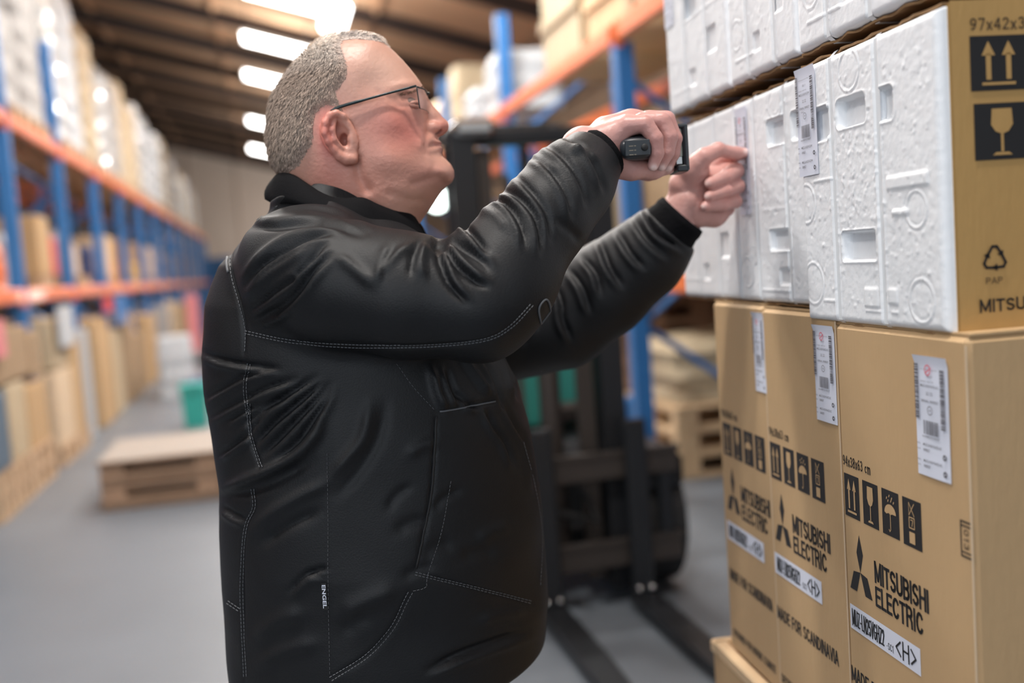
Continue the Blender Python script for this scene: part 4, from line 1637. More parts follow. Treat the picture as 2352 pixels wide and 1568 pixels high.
groove([(1325, 830), (1318, 900), (1316, 960), (1325, 1010)], -.0032, .0030)     # nasolabial
groove([(1300, 830), (1290, 900), (1285, 960)], .0018, .005)
groove([(1345, 955), (1375, 928), (1410, 922)], -.0042, .0026)                   # mouth
groove([(1360, 900), (1395, 905)], .0018, .003)
groove([(1400, 965), (1425, 965)], .0015, .003)
groove([(1360, 1010), (1430, 1005)], -.0022, .0045)
groove([(1240, 1220), (1320, 1190), (1390, 1165), (1440, 1200)], -.0030, .0050)   # under jowl
groove([(1380, 1080), (1370, 1130)], -.0020, .005)
groove([(850, 1060), (870, 1180), (920, 1260)], -.0045, .008)                    # behind jaw
groove([(1080, 1290), (1200, 1330), (1300, 1330)], -.0022, .006)
groove([(1110, 640), (1150, 690), (1220, 680)], -.0016, .0026)                   # eye bag
groove([(1130, 585), (1190, 570), (1240, 590)], .0022, .0026)                    # lid
groove([(1000, 590), (1080, 640), (1130, 700)], -.0012, .004)
for q in ((700, 560), (760, 620)):
    pass


def samp(A, X, Z):
    i = np.clip((X - g0[0]) / GH, 0, gn[0] - 1.001)
    j = np.clip((Z - g0[1]) / GH, 0, gn[1] - 1.001)
    i0, j0 = i.astype(int), j.astype(int)
    fi, fj = i - i0, j - j0
    return (A[i0, j0] * (1 - fi) + A[i0 + 1, j0] * fi) * (1 - fj) + (A[i0, j0 + 1] * (1 - fi) + A[i0 + 1, j0 + 1] * fi) * fj


gxh, gzh = np.gradient(hh, GH)
gm = np.sqrt(1 + np.clip(gxh ** 2 + gzh ** 2, 0, 20))


def surf_y(px, py):
    """lateral of the near head surface seen at this pixel"""
    y = -.06
    for _ in range(6):
        p = L(px, py, y)
        y = -float(samp(hh, np.array([p[0]]), np.array([p[2]]))[0])
    return y


def on_head(px, py, out=0.):
    y = surf_y(px, py)
    p = L(px, py, y)
    p[1] -= out
    return p


def mir(P):
    Q = P.copy()
    Q[:, 1] = -np.abs(Q[:, 1])
    return Q


def zz(x, y, lat):
    return L(*Z1(x, y), lat)


def sd_headcore(P):
    h = samp(hh, P[:, 0], P[:, 2])
    m = samp(gm, P[:, 0], P[:, 2])
    out = samp(sd2, P[:, 0], P[:, 2])
    d = (np.abs(P[:, 1]) - h) / m
    return np.where(out > .004, np.maximum(d, out * .8), d)


tip = zz(1448, 778, 0)
nose_pts = [zz(1280, 585, 0), zz(1301, 640, 0), zz(1356, 714, 0), zz(1418, 780, 0)]
ear_c = on_head(*Z1(690, 850))


def sd_head(P):
    d = sd_headcore(P)
    M = mir(P)
    near = (P[:, 0] > .03)
    # nose
    nb = chain(P, nose_pts, [.008, .0092, .0102, .0112], .01)
    tip_ = sd_ell(P, zz(1420, 784, 0), (.0112, .0140, .0102))
    ala = sd_ell(M, zz(1365, 795, -.0135), (.0115, .0085, .0095))
    base_ = sd_cone(P, zz(1400, 815, 0), zz(1360, 800, 0), .009, .014)
    n = smin(smin(smin(nb, tip_, .006), ala, .0045), base_, .006)
    nos = sd_ell(M, zz(1402, 822, -.0105), (.0065, .0035, .0045))
    n = smax(n, -nos, .002)
    d = smin(d, n, .007)
    # lips
    ul = sd_ell(P, zz(1385, 908, 0), (.009, .022, .0042))
    ll = sd_ell(P, zz(1395, 946, 0), (.0085, .020, .0048))
    d = smin(d, smin(ul, ll, .001), .004)
    # cut the eye socket, lids
    # ear: bowl, helix, antihelix, lobe
    e = ear_lat
    dd = lambda x, y, o: zz(x, y, e - o)
    pl = sd_ell(M, dd(686, 860, .006), (.026, .0065, .036), EAX)
    hx = chain(M, [dd(760, 850, .004), dd(745, 770, .006), dd(718, 715, .010), dd(668, 690, .013), dd(622, 706, .017), dd(590, 760, .020), dd(586, 830, .021), dd(610, 895, .019), dd(652, 955, .014),
                   dd(690, 1000, .010), dd(740, 1022, .007), dd(785, 1020, .005), dd(800, 985, .003)], [.0032, .0042, .0048, .0050, .0055, .0056, .0054, .0052, .0056, .0068, .0078, .0072, .005], .004)
    pl = smin(pl, hx, .004)
    bowl = sd_ell(M, dd(700, 845, .013), (.0125, .0105, .021), EAX)
    pl = smax(pl, -bowl, .003)
    fos = chain(M, [dd(630, 750, .022), dd(618, 830, .024), dd(655, 905, .020)], [.0022, .0025, .002], .002)
    pl = smax(pl, -fos, .002)
    ant = chain(M, [dd(655, 745, .014), dd(640, 810, .017), dd(655, 880, .016), dd(705, 940, .011)], [.0034, .0038, .0038, .0035], .003)
    pl = smin(pl, ant, .003)
    hole = sd_ell(M, dd(722, 880, .002), (.006, .012, .009))
    trag = sd_ell(M, dd(772, 880, .006), (.006, .0045, .0085))
    d = smin(d, pl, .005)
    d = smax(d, -hole, .003)
    d = smin(d, trag, .003)
    return d


ear_lat = ear_c[1] + .001
an = math.radians(24)
EAX = [(math.cos(an), 0, math.sin(an)), (0, 1, 0), (-math.sin(an), 0, math.cos(an))]
hlo = [prof[:, 0].min() - .02, -.112, 1.40]
hhi = [prof[:, 0].max() + .03, .112, prof[:, 1].max() + .02]
Vh, Qh = mesh_sdf(sd_head, hlo, hhi, .0022)
Vh = smooth_mesh(Vh, Qh, 1)


# ------------------------------------------------------------------ colours on the skin
def blob(P, c, r):
    return np.exp(-(((P - c) / r) ** 2).sum(1))


def skin_col(V):
    n = len(V)
    base = np.array([.61, .325, .245])
    C = np.tile(base, (n, 1))
    M = mir(V)

    def mix(c, w):
        nonlocal C
        w = np.clip(w, 0, 1)[:, None]
        C = C * (1 - w) + np.array(c) * w
    mix((.64, .20, .155), .7 * blob(M, on_head(*Z1(1060, 780)), (.055, .06, .045)))
    mix((.60, .18, .145), .65 * blob(M, on_head(*Z1(1180, 820)), (.03, .06, .03)))
    mix((.64, .17, .14), .95 * blob(M, zz(610, 850, -.08), (.02, .04, .045)))
    mix((.66, .36, .27), .5 * blob(M, zz(720, 880, -.08), (.015, .04, .03)))
    mix((.60, .19, .15), .75 * blob(M, zz(1440, 790, 0), (.016, .03, .014)))
    mix((.66, .42, .33), .6 * blob(M, on_head(*Z1(1000, 360)), (.05, .08, .04)))
    mix((.50, .22, .18), .6 * blob(M, on_head(*Z1(1330, 1130)), (.04, .06, .02)))
    mix((.56, .24, .18), .5 * blob(M, on_head(*Z1(1000, 1000)), (.04, .06, .04)))
    mix((.60, .22, .17), .7 * blob(M, on_head(*Z1(640, 1150)), (.04, .06, .03)))
    mix((.62, .24, .17), .7 * blob(M, on_head(*Z1(850, 1230)), (.05, .06, .03)))
    mix((.50, .18, .16), .7 * blob(V, zz(1400, 925, 0), (.014, .028, .0055)))
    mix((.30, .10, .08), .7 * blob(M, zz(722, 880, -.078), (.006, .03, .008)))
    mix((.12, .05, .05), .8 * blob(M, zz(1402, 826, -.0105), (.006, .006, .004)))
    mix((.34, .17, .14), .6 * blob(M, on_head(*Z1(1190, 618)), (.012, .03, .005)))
    return np.clip(C * 1.08, 0, 1)


# ------------------------------------------------------------------ HANDS
def PX_(r, lat, px=1450, py=340):
    p = L(px, py, lat)
    d = -((tow(p) - CAM) @ R)[2]
    return r * d / F


def ch(P, pts, k=.004):
    """pts of (px, py, lateral, radius in px)"""
    q = [L(a, b, c) for a, b, c, r in pts]
    rr = [PX_(r, c) for a, b, c, r in pts]
    return chain(P, q, rr, k)


def fold(ds, k):
    d = ds[0]
    for e in ds[1:]:
        d = smin(d, e, k)
    return d


RH_palm = [
    [(1340, 345, -.105, 55), (1385, 350, -.105, 50), (1400, 345, -.10, 48)],
    [(1385, 320, -.118, 34), (1440, 296, -.118, 30), (1480, 292, -.105, 26)],
    [(1395, 310, -.09, 44), (1450, 290, -.075, 36), (1505, 284, -.065, 26)],
    [(1400, 375, -.10, 38), (1450, 388, -.10, 24), (1500, 392, -.085, 18), (1535, 387, -.07, 14)],
    [(1400, 350, -.06, 50), (1460, 345, -.045, 40), (1500, 330, -.04, 30)],
]
RH_f = [
    [(1440, 288, -.128, 22), (1482, 285, -.135, 20), (1505, 318, -.137, 18), (1509, 352, -.134, 16), (1500, 380, -.130, 13)],
    [(1475, 280, -.108, 22), (1520, 278, -.112, 21), (1538, 314, -.114, 19), (1532, 350, -.112, 17), (1519, 380, -.108, 13)],
    [(1490, 276, -.085, 23), (1530, 276, -.088, 21), (1549, 318, -.090, 18), (1546, 352, -.088, 16), (1534, 382, -.084, 13)],
    [(1500, 278, -.062, 22), (1534, 286, -.060, 19), (1546, 325, -.058, 16), (1560, 350, -.058, 12)],
]
RH_thumb = [(1440, 385, -.065, 26), (1490, 395, -.055, 20), (1530, 385, -.045, 16), (1552, 360, -.040, 13)]


def sd_rhand(P):
    pl = fold([ch(P, c, .01) for c in RH_palm], .012)
    # hollow where the scanner grip goes through
    a, b = L(1461, 341, -.20), L(1470, 335, .0)
    hol = sd_ell(P, (a + b) / 2, (PX_(40, -.12), .14, PX_(26, -.12)))
    pl = smax(pl, -hol, .004)
    d = pl
    for i, f in enumerate(RH_f):
        e = ch(P, f, .0025)
        d = smin(d, e, .0035)
    d = smin(d, ch(P, RH_thumb, .003), .005)
    return d


LH_palm = [
    [(1578, 482, .132, 44), (1588, 462, .136, 50), (1598, 440, .138, 48)],
    [(1572, 425, .120, 36), (1596, 395, .106, 31), (1604, 374, .094, 24)],
    [(1588, 482, .130, 42), (1640, 490, .132, 30), (1668, 478, .136, 20)],
    [(1600, 430, .144, 46), (1650, 425, .150, 40), (1672, 425, .150, 32)],
]
LH_f = [
    [(1635, 388, .155, 18), (1660, 366, .150, 17), (1690, 356, .136, 15), (1708, 353, .128, 12)],                 # index behind the thumb
    [(1655, 396, .150, 19), (1690, 392, .124, 19), (1668, 406, .093, 17), (1632, 421, .083, 14)],
    [(1655, 430, .150, 19), (1693, 428, .122, 18), (1668, 438, .092, 16), (1630, 451, .083, 13)],
    [(1650, 465, .145, 18), (1689, 462, .120, 16), (1662, 470, .096, 15), (1621, 474, .086, 12)],
]
LH_thumb = [(1585, 392, .100, 25), (1618, 360, .088, 20), (1650, 344, .092, 17), (1672, 349, .102, 14), (1690, 352, .112, 15), (1708, 351, .118, 12)]


def sd_lhand(P):
    d = fold([ch(P, c, .01) for c in LH_palm] + [ch(P, [(1545, 502, .130, 42), (1580, 470, .130, 46)])], .012)
    for f in LH_f:
        d = smin(d, ch(P, f, .0022), .0028)
    d = smin(d, ch(P, LH_thumb, .004), .004)
    # creases across palm and knuckles
    for c_ in ([(1612, 400, .075, 4), (1640, 384, .09, 4), (1672, 372, .11, 4)], [(1560, 440, .09, 3), (1590, 430, .085, 3), (1612, 410, .085, 3)]):
        d = smax(d, -ch(P, c_, .002), .004)
    return d


def bounds(chs, m=.05):
    Q = np.array([L(a, b, c) for cc in chs for a, b, c, r in cc])
    return Q.min(0) - m, Q.max(0) + m


a_, b_ = bounds(RH_palm + RH_f, .045)
Vr, Qr = mesh_sdf(sd_rhand, a_, b_, .0017)
Vr = smooth_mesh(Vr, Qr, 1)
a_, b_ = bounds(LH_palm + LH_f, .045)
Vl, Ql = mesh_sdf(sd_lhand, a_, b_, .0017)
Vl = smooth_mesh(Vl, Ql, 1)


def hand_col(V, N, chs, nails):
    C = np.tile(np.array([.57, .30, .265]), (len(V), 1))
    for f in chs:
        for i, (a, b, c, r) in enumerate(f):
            w = (.45 if i in (1, 2) else .25) * blob(V, L(a, b, c), (.012, .012, .012))
            C = C * (1 - w[:, None]) + np.array((.60, .20, .17)) * w[:, None]
    for (a, b, c) in nails:
        w = np.clip(1.5 * blob(V, L(a, b, c), (.0052, .009, .0048)), 0, 1)
        C = C * (1 - w[:, None]) + np.array((.86, .62, .58)) * w[:, None]
    return C


# ------------------------------------------------------------------ inner body (hidden under the clothes) keeps the figure whole
back_px = [(655, 425), (622, 480), (575, 535), (512, 610), (487, 700), (478, 800), (484, 900), (500, 1000), (513, 1100), (514, 1200), (520, 1300), (524, 1400), (530, 1500), (534, 1568)]
front_px = [(900, 470), (960, 520), (1010, 570), (1055, 640), (1105, 720), (1150, 790), (1190, 870), (1215, 960), (1232, 1060), (1243, 1160), (1250, 1260), (1256, 1360), (1250, 1460), (1235, 1540), (1220, 1600)]
bk = np.array([L(*p)[[2, 0]] for p in back_px])[::-1]
fr = np.array([L(*p)[[2, 0]] for p in front_px])[::-1]
HWz = np.array([.60, .75, .85, 1.0, 1.15, 1.28, 1.38, 1.44, 1.485, 1.52, 1.56])
HWy = np.array([.215, .215, .222, .23, .222, .210, .200, .180, .128, .085, .06])


def sd_torso(P, off=0.):
    z = P[:, 2]
    xb = np.interp(z, bk[:, 0], bk[:, 1])
    xf = np.interp(z, fr[:, 0], fr[:, 1])
    c = (xb + xf) / 2
    a = np.maximum((xf - xb) / 2 + off, .02)
    b = np.interp(z, HWz, HWy) + off
    e = 2.15
    q = (np.abs((P[:, 0] - c) / a) ** e + np.abs(P[:, 1] / b) ** e) ** (1 / e)
    return (q - 1) * np.minimum(a, b)


ARM_R = [(695, 640, -.165, 138), (790, 655, -.20, 138), (930, 678, -.225, 135), (1090, 690, -.235, 124), (1150, 665, -.232, 112)]
FOR_R = [(1110, 690, -.233, 118), (1180, 590, -.215, 108), (1250, 500, -.185, 98), (1310, 425, -.150, 88), (1352, 375, -.120, 74)]
ARM_L = [(1000, 700, .19, 120), (1120, 760, .21, 105), (1200, 765, .21, 95)]
FOR_L = [(1150, 770, .21, 92), (1290, 740, .20, 100), (1390, 665, .175, 98), (1480, 590, .15, 86), (1550, 515, .128, 72)]


def limb(P, pts, k=.02):
    q = [L(a, b, c) for a, b, c, r in pts]
    rr = []
    for (a, b, c, r), p in zip(pts, q):
        d = -((tow(p) - CAM) @ R)[2]
        rr.append(r * d / F)
    return chain(P, q, rr, k)


def cutplane(P, a, b, lat, thick=.0):
    """half space beyond the segment end b, seen from a"""
    n = nz(b - a)
    return (P - b) @ n


def sd_armR(P):
    d = smin(limb(P, ARM_R, .03), limb(P, FOR_R, .03), .03)
    e = cutplane(P, L(1270, 470, -.17), L(1375, 355, -.118), 0)
    return smax(d, e, .006)


def sd_armL(P):
    d = smin(limb(P, ARM_L, .03), limb(P, FOR_L, .03), .03)
    e = cutplane(P, L(1470, 600, .15), L(1541, 524, .130), 0)
    return smax(d, e, .006)


hem_a, hem_b = L(1060, 1568, -.17), L(1218, 1508, -.06)
hem_s = .15


def hem_z(x):
    z1 = hem_b[2] + (x - hem_b[0]) * hem_s
    return np.maximum(z1, hem_b[2] - .11)


def sd_jacket(P):
    t = sd_torso(P)
    sh = sd_ell(P, L(705, 600, -.13), (.095, .085, .080))
    shl = sd_ell(P, np.array([L(690, 600, 0)[0], .13, L(690, 600, 0)[2]]), (.095, .085, .080))
    t = smin(t, sh, .03)
    t = smin(t, shl, .03)
    low = hem_z(P[:, 0]) - P[:, 2]
    t = smax(t, low, .012)
    t = smin(t, sd_armR(P), .022)
    t = smin(t, sd_armL(P), .02)
    # neck opening
    nk = sd_cone(P, L(760, 500, 0), L(700, 380, 0), .055, .06)
    t = smax(t, -nk, .01)
    return t


jlo = np.array([-.36, -.36, .68])
jhi = np.array([.56, .33, 1.66])
Vj, Qj = mesh_sdf(sd_jacket, jlo, jhi, .0036)
Vj = smooth_mesh(Vj, Qj, 2)
Nj = normals(Vj, Qj)
px_, py_, pd_ = projpts(tow(Vj))
dR = sd_armR(Vj)
dL = sd_armL(Vj)
dT = sd_torso(Vj)
isR = (dR < .004) & (Vj[:, 1] < -.05)
isL = (dL < .004) & ~isR & (Vj[:, 1] > .02)
isT = ~isR & ~isL
vd = (tow(Vj) - CAM)
vd /= np.linalg.norm(vd, axis=1)[:, None]
Nw = Nj[:, :1] * FW + Nj[:, 1:2] * LF + Nj[:, 2:3] * UZ
facing = np.clip(-(Nw * vd).sum(1) * 3 + .6, 0, 1)
PP = np.stack([px_, py_], 1)
disp = np.zeros(len(Vj))
rs_r = random.Random(12)


def z3(p):
    return (440 + p[0] * .3955, 380 + p[1] * .3955)


def z4(p):
    return (460 + p[0] * .426, 900 + p[1] * .426)


def z8(p):
    return (1000 + p[0] * .3955, 280 + p[1] * .3955)


def stroke_d(pts):
    """distance to polyline and parameter along"""
    Pz = np.array(pts, float)
    seg = np.linalg.norm(np.diff(Pz, axis=0), axis=1)
    tot = seg.sum()
    d = np.full(len(PP), 1e9)
    tt = np.zeros(len(PP))
    acc = 0
    lo, hi = Pz.min(0) - 90, Pz.max(0) + 90
    m = ((PP > lo) & (PP < hi)).all(1)
    Q = PP[m]
    dm = np.full(len(Q), 1e9)
    tm = np.zeros(len(Q))
    for a, b, s_ in zip(Pz[:-1], Pz[1:], seg):
        e = b - a
        w = Q - a
        t = np.clip((w @ e) / (e @ e), 0, 1)
        x = np.linalg.norm(w - t[:, None] * e, axis=1)
        k_ = x < dm
        dm[k_] = x[k_]
        tm[k_] = (acc + t[k_] * s_) / tot
        acc += s_
    d[m] = dm
    tt[m] = tm
    return d, tt


def crv(pts, n=6):
    """Catmull-Rom through the points"""
    P_ = [np.array(p, float) for p in pts]
    P_ = [2 * P_[0] - P_[1]] + P_ + [2 * P_[-1] - P_[-2]]
    out = []
    for i in range(1, len(P_) - 2):
        for k_ in range(n):
            t = k_ / n
            a, b, c, d = P_[i - 1:i + 3]
            out.append(.5 * ((2 * b) + (c - a) * t + (2 * a - 5 * b + 4 * c - d) * t ** 2 + (3 * b - a - 3 * c + d) * t ** 3))
    out.append(P_[-2])
    return out


def wr(tf, pts, amp, wd, mask):
    """a fold: amp in mm, width in px, fading to both ends"""
    global disp
    d, t = stroke_d(crv([tf(p) for p in pts]))
    fade = np.clip(np.sin(np.pi * np.clip(t * .9 + .05, 0, 1)) * 1.5, 0, 1)
    disp += amp * .00125 * np.exp(-(d / (wd * .9)) ** 2) * fade * mask * facing


def pair(tf, pts, amp, wd, mask, side=1):
    """groove with a raised lip on one side"""
    wr(tf, pts, -amp, wd, mask)
    q = []
    P_ = [np.array(p, float) for p in pts]
    for i, p in enumerate(P_):
        t = nz(P_[min(i + 1, len(P_) - 1)] - P_[max(i - 1, 0)])
        q.append(p + np.array([-t[1], t[0]]) * side * wd * 3.6)
    wr(tf, q, amp * .7, wd * 1.2, mask)


RM = (isR | (isT & (py_ < 620))).astype(float)
AR = isR.astype(float)
AL = isL.astype(float)
TM = isT.astype(float) * 1.25
S1 = RM
# shoulder / sleeve
pair(z3, [(1020, 385), (900, 305), (760, 245), (600, 235), (430, 290)], 5, 9, S1, 1)
wr(z3, [(1000, 370), (880, 285), (740, 222), (560, 205), (420, 235)], 5, 9, S1)
pair(z3, [(980, 400), (840, 345), (660, 330), (480, 350), (330, 360)], 5, 9, S1, 1)
wr(z3, [(300, 640), (400, 520), (520, 430), (680, 375), (880, 365)], 5, 10, S1)
pair(z3, [(300, 700), (400, 580), (520, 500), (680, 420), (800, 390)], 5.5, 8, S1, 1)
wr(z3, [(320, 760), (440, 640), (560, 560), (700, 470)], 4, 9, S1)
pair(z3, [(330, 850), (470, 740), (580, 660), (670, 570), (770, 450)], 6.5, 9, S1, 1)
pair(z3, [(380, 910), (520, 830), (620, 730), (700, 620), (800, 520)], 6, 10, S1, 1)
wr(z3, [(560, 640), (620, 640), (700, 560)], 3, 9, S1)
wr(z3, [(840, 520), (960, 610), (1060, 690)], 4.5, 16, S1)
wr(z3, [(1060, 690), (1120, 590), (1190, 510), (1300, 450)], 4, 12, S1)
pair(z3, [(1180, 470), (1130, 560), (1110, 660)], 3, 10, S1, 1)
pair(z3, [(1330, 430), (1290, 520), (1270, 640)], 4, 9, S1, -1)
wr(z3, [(1360, 440), (1340, 560), (1350, 660)], 4, 10, S1)
# inner elbow crease
wr(z3, [(1400, 440), (1440, 445), (1470, 470)], -12, 14, S1)
pair(z3, [(1425, 440), (1450, 560), (1500, 690), (1590, 790)], 9, 9, S1, -1)
pair(z3, [(1450, 440), (1530, 560), (1640, 660), (1710, 700)], 8, 9, S1, -1)
pair(z3, [(1450, 420), (1560, 470), (1680, 540), (1730, 600)], 5, 9, S1, -1)
wr(z3, [(1420, 400), (1500, 380), (1600, 420)], 4, 9, S1)
# forearm
pair(z8, [(70, 640), (130, 590), (220, 660), (300, 770)], 7, 8, AR, 1)
pair(z8, [(290, 480), (370, 455), (450, 520), (505, 620), (520, 720)], 7, 8, AR, 1)
pair(z8, [(350, 400), (450, 420), (560, 520), (610, 640), (620, 760)], 6, 8, AR, 1)
pair(z8, [(470, 320), (570, 420), (650, 540), (680, 680)], 5, 8, AR, 1)
pair(z8, [(560, 210), (680, 300), (760, 420), (800, 540)], 6, 8, AR, 1)
pair(z8, [(640, 140), (740, 210), (830, 330), (880, 480)], 5, 8, AR, 1)
pair(z8, [(740, 90), (850, 150), (930, 260), (980, 400)], 5, 8, AR, 1)
wr(z8, [(780, 180), (860, 170), (940, 230)], 5, 9, AR)
wr(z8, [(560, 190), (620, 250), (700, 280)], 4, 9, AR)
wr(z8, [(240, 520), (340, 540), (420, 620)], 3, 12, AR)
wr(z8, [(700, 560), (800, 640), (840, 700)], -3, 10, AR)
# left sleeve
for pts, a in (([(690, 930), (730, 1050), (740, 1150), (790, 1270)], 6), ([(780, 860), (850, 960), (900, 1100)], 5), ([(860, 790), (930, 880), (960, 1000)], 5),
               ([(960, 700), (1010, 840), (1080, 950)], 6), ([(1060, 640), (1130, 760), (1210, 850)], 5), ([(1210, 500), (1290, 640), (1440, 740)], 6),
               ([(1150, 560), (1230, 680), (1350, 790)], 4), ([(560, 1010), (600, 1100), (590, 1200)], 5), ([(430, 1080), (500, 1180), (520, 1290)], 4)):
    pair(z8, pts, a, 8, AL, 1)
# back and flank
pair(z3, [(80, 1090), (180, 1130), (330, 1160), (500, 1180)], 5, 7, TM, 1)
pair(z3, [(100, 1350), (190, 1290), (320, 1220), (460, 1190)], 4.5, 7, TM, 1)
pair(z3, [(120, 1460), (260, 1380), (420, 1300), (600, 1240)], 4.5, 8, TM, 1)
pair(z3, [(300, 1500), (430, 1400), (560, 1330), (720, 1230)], 4.5, 8, TM, 1)
pair(z4, [(150, 160), (240, 100), (340, 60)], 3.5, 7, TM, 1)
pair(z4, [(110, 340), (180, 290), (260, 230)], 5, 7, TM, 1)
pair(z4, [(270, 210), (360, 100), (470, 30)], 4.5, 8, TM, 1)
pair(z4, [(300, 280), (400, 170), (540, 50), (640, -40)], 5, 8, TM, 1)
pair(z4, [(340, 340), (460, 220), (580, 90), (700, -40)], 4, 8, TM, 1)
pair(z4, [(430, 360), (540, 260), (620, 140), (700, 0)], 4, 8, TM, 1)
wr(z4, [(140, 520), (260, 470), (420, 400), (540, 330), (630, 230), (660, 150)], 8, 12, TM)
wr(z4, [(140, 560), (280, 530), (440, 460), (600, 370)], -4, 14, TM)
pair(z4, [(130, 620), (180, 660), (250, 690)], 4, 7, TM, 1)
wr(z4, [(280, 760), (380, 660), (520, 570), (700, 480)], 4, 16, TM)
wr(z4, [(330, 820), (480, 720), (640, 640)], -4, 14, TM)
pair(z4, [(560, 985), (620, 965), (680, 950)], 4, 6, TM, 1)
pair(z4, [(480, 1080), (560, 1000), (670, 980)], 3, 8, TM, 1)
wr(z4, [(700, 460), (800, 350), (880, 240), (920, 60)], 4, 14, TM)
wr(z4, [(740, 560), (860, 420), (960, 250), (1000, 60)], -3, 14, TM)
wr(z4, [(760, 1200), (900, 1120), (1060, 1060)], 4, 24, TM)
wr(z4, [(300, 1330), (420, 1230), (560, 1190)], 4, 22, TM)
wr(z4, [(300, 1480), (460, 1390), (640, 1350)], 3, 18, TM)
pair(z4, [(1230, 1500), (1400, 1420), (1560, 1360), (1760, 1290)], 5, 10, TM, 1)
wr(z4, [(1500, 1240), (1620, 1200), (1760, 1180)], 3, 14, TM)
for q_ in range(9):       # light ripples over the belly and flank
    x_, y_ = rs_r.uniform(720, 1500), rs_r.uniform(250, 1400)
    a__ = rs_r.uniform(-1.2, -.3)
    wr(z4, [(x_, y_), (x_ + 90 * math.cos(a__), y_ + 90 * math.sin(a__)), (x_ + 190 * math.cos(a__ + .2), y_ + 190 * math.sin(a__ + .2))], rs_r.choice((-2.2, 2.4)), rs_r.uniform(10, 20), TM)
pair(z4, [(1540, 90), (1590, 190), (1650, 270), (1700, 400)], 5, 8, TM, 1)
pair(z4, [(1640, 60), (1700, 170), (1770, 300), (1810, 520)], 5, 8, TM, 1)
pair(z4, [(1380, 0), (1440, 60), (1500, 80)], 4, 7, TM, 1)
wr(z3, [(1390, 1180), (1430, 1330), (1480, 1420)], 7, 10, TM)
wr(z3, [(1560, 1100), (1640, 1220), (1730, 1340)], 7, 9, TM)
pair(z3, [(1480, 1180), (1520, 1300), (1560, 1400)], 5, 8, TM, 1)
pair(z3, [(1640, 1060), (1740, 1200), (1810, 1400)], 6, 8, TM, 1)
pair(z3, [(1780, 1030), (1850, 1180), (1900, 1350)], 6, 8, TM, 1)
# pocket openings and seams press in a little
for tf, pts in ((z4, [(1270, 120), (1262, 300), (1245, 550), (1205, 760), (1160, 960)]), (z4, [(1155, 975), (1400, 1035), (1620, 1090), (1790, 1135)]),
                (z4, [(700, 1545), (900, 1420), (1035, 1270), (1105, 1130), (1140, 1060)]), (z4, [(260, 0), (262, 200), (330, 410)]),
                (z4, [(283, 520), (292, 620), (245, 740), (226, 1000), (228, 1200), (245, 1568)]), (z4, [(1290, 105), (1590, 50)])):
    wr(tf, pts, -2.2, 4.5, TM)
wr(z3, [(500, 225), (330, 350), (225, 500), (230, 640), (270, 800), (305, 960), (305, 1100)], -3, 4.5, S1 + TM * (py_ > 620))
wr(z3, [(310, 968), (600, 1022), (1000, 1047), (1400, 1042), (1700, 1010), (1850, 935)], -2.2, 4.5, AR)
# soft large-scale unevenness
rsn = np.random.RandomState(4)
for _ in range(26):
    k3 = rsn.randn(3) * np.array([22, 22, 26])
    disp += .00035 * np.sin(Vj @ k3 + rsn.uniform(0, 6.3))
disp = np.clip(disp, -.014, .012)
Vj = Vj + Nj * disp[:, None]
Vj = smooth_mesh(Vj, Qj, 1, .4)

# ------------------------------------------------------------------ body mesh: head + neck + hidden torso/arms + hands + legs as one object
def sd_inner(P):
    t = sd_torso(P, -.035)
    t = smax(t, P[:, 2] - 1.50, .03)
    t = smax(t, .87 - P[:, 2], .03)
    t = smin(t, sd_ell(P, (-.05, 0, .84), (.14, .155, .13)), .03)
    for s_ in (-1, 1):
        t = smin(t, chain(P, [np.array([-.055, s_ * .095, .80]), np.array([-.03, s_ * .10, .46]), np.array([-.06, s_ * .105, .09])], [.10, .062, .042], .02), .03)
    t = smin(t, sd_cone(P, L(790, 440, 0), L(770, 600, 0), .066, .085), .04)
    for arm in (ARM_R, FOR_R, ARM_L, FOR_L):
        t = smin(t, limb(P, [(a, b, c, r * .62) for a, b, c, r in arm]), .02)
    t = smin(t, limb(P, [(1352, 375, -.12, 40), (1385, 350, -.105, 40)]), .01)
    t = smin(t, limb(P, [(1550, 515, .128, 44), (1580, 460, .12, 42)]), .01)
    return t


Vi, Qi = mesh_sdf(sd_inner, (-.36, -.36, .02), (.62, .33, 1.62), .011, 4)
Vi = smooth_mesh(Vi, Qi, 2)
Nr, Nl = normals(Vr, Qr), normals(Vl, Ql)
cols = [skin_col(Vh), hand_col(Vr, Nr, RH_f, [(1503, 386, -.138), (1521, 386, -.115), (1537, 388, -.09)]),
        hand_col(Vl, Nl, LH_f + [LH_thumb], [(1621, 421, .073), (1620, 451, .074), (1612, 474, .077), (1714, 347, .110)]),
        np.tile(np.array([.57, .30, .265]), (len(Vi), 1))]
off_ = 0
VV, QQ = [], []
for v, q in ((Vh, Qh), (Vr, Qr), (Vl, Ql), (Vi, Qi)):
    VV.append(v)
    QQ.append(q + off_)
    off_ += len(v)
person = mk('person', np.concatenate(VV), np.concatenate(QQ), M_skin, None, np.concatenate(cols))
tag(person, 'man in a black work jacket and glasses holding a scanner up to the foam boxes', 'person')
jacket = mk('jacket', Vj, Qj, M_jacket, person)
jacket['label'] = 'black softshell work jacket with grey stitching'

# ------------------------------------------------------------------ trousers and shoes
def sd_trousers(P):
    hz = hem_z(P[:, 0])
    hip = sd_ell(P, (-.06, 0, .80), (.17, .19, .16))
    d = hip
    for s_ in (-1, 1):
        d = smin(d, chain(P, [np.array([-.06, s_ * .095, .80]), np.array([-.03, s_ * .10, .46]), np.array([-.06, s_ * .105, .08])], [.125, .085, .068], .02), .03)
    d = smax(d, .045 - P[:, 2], .004)
    return d


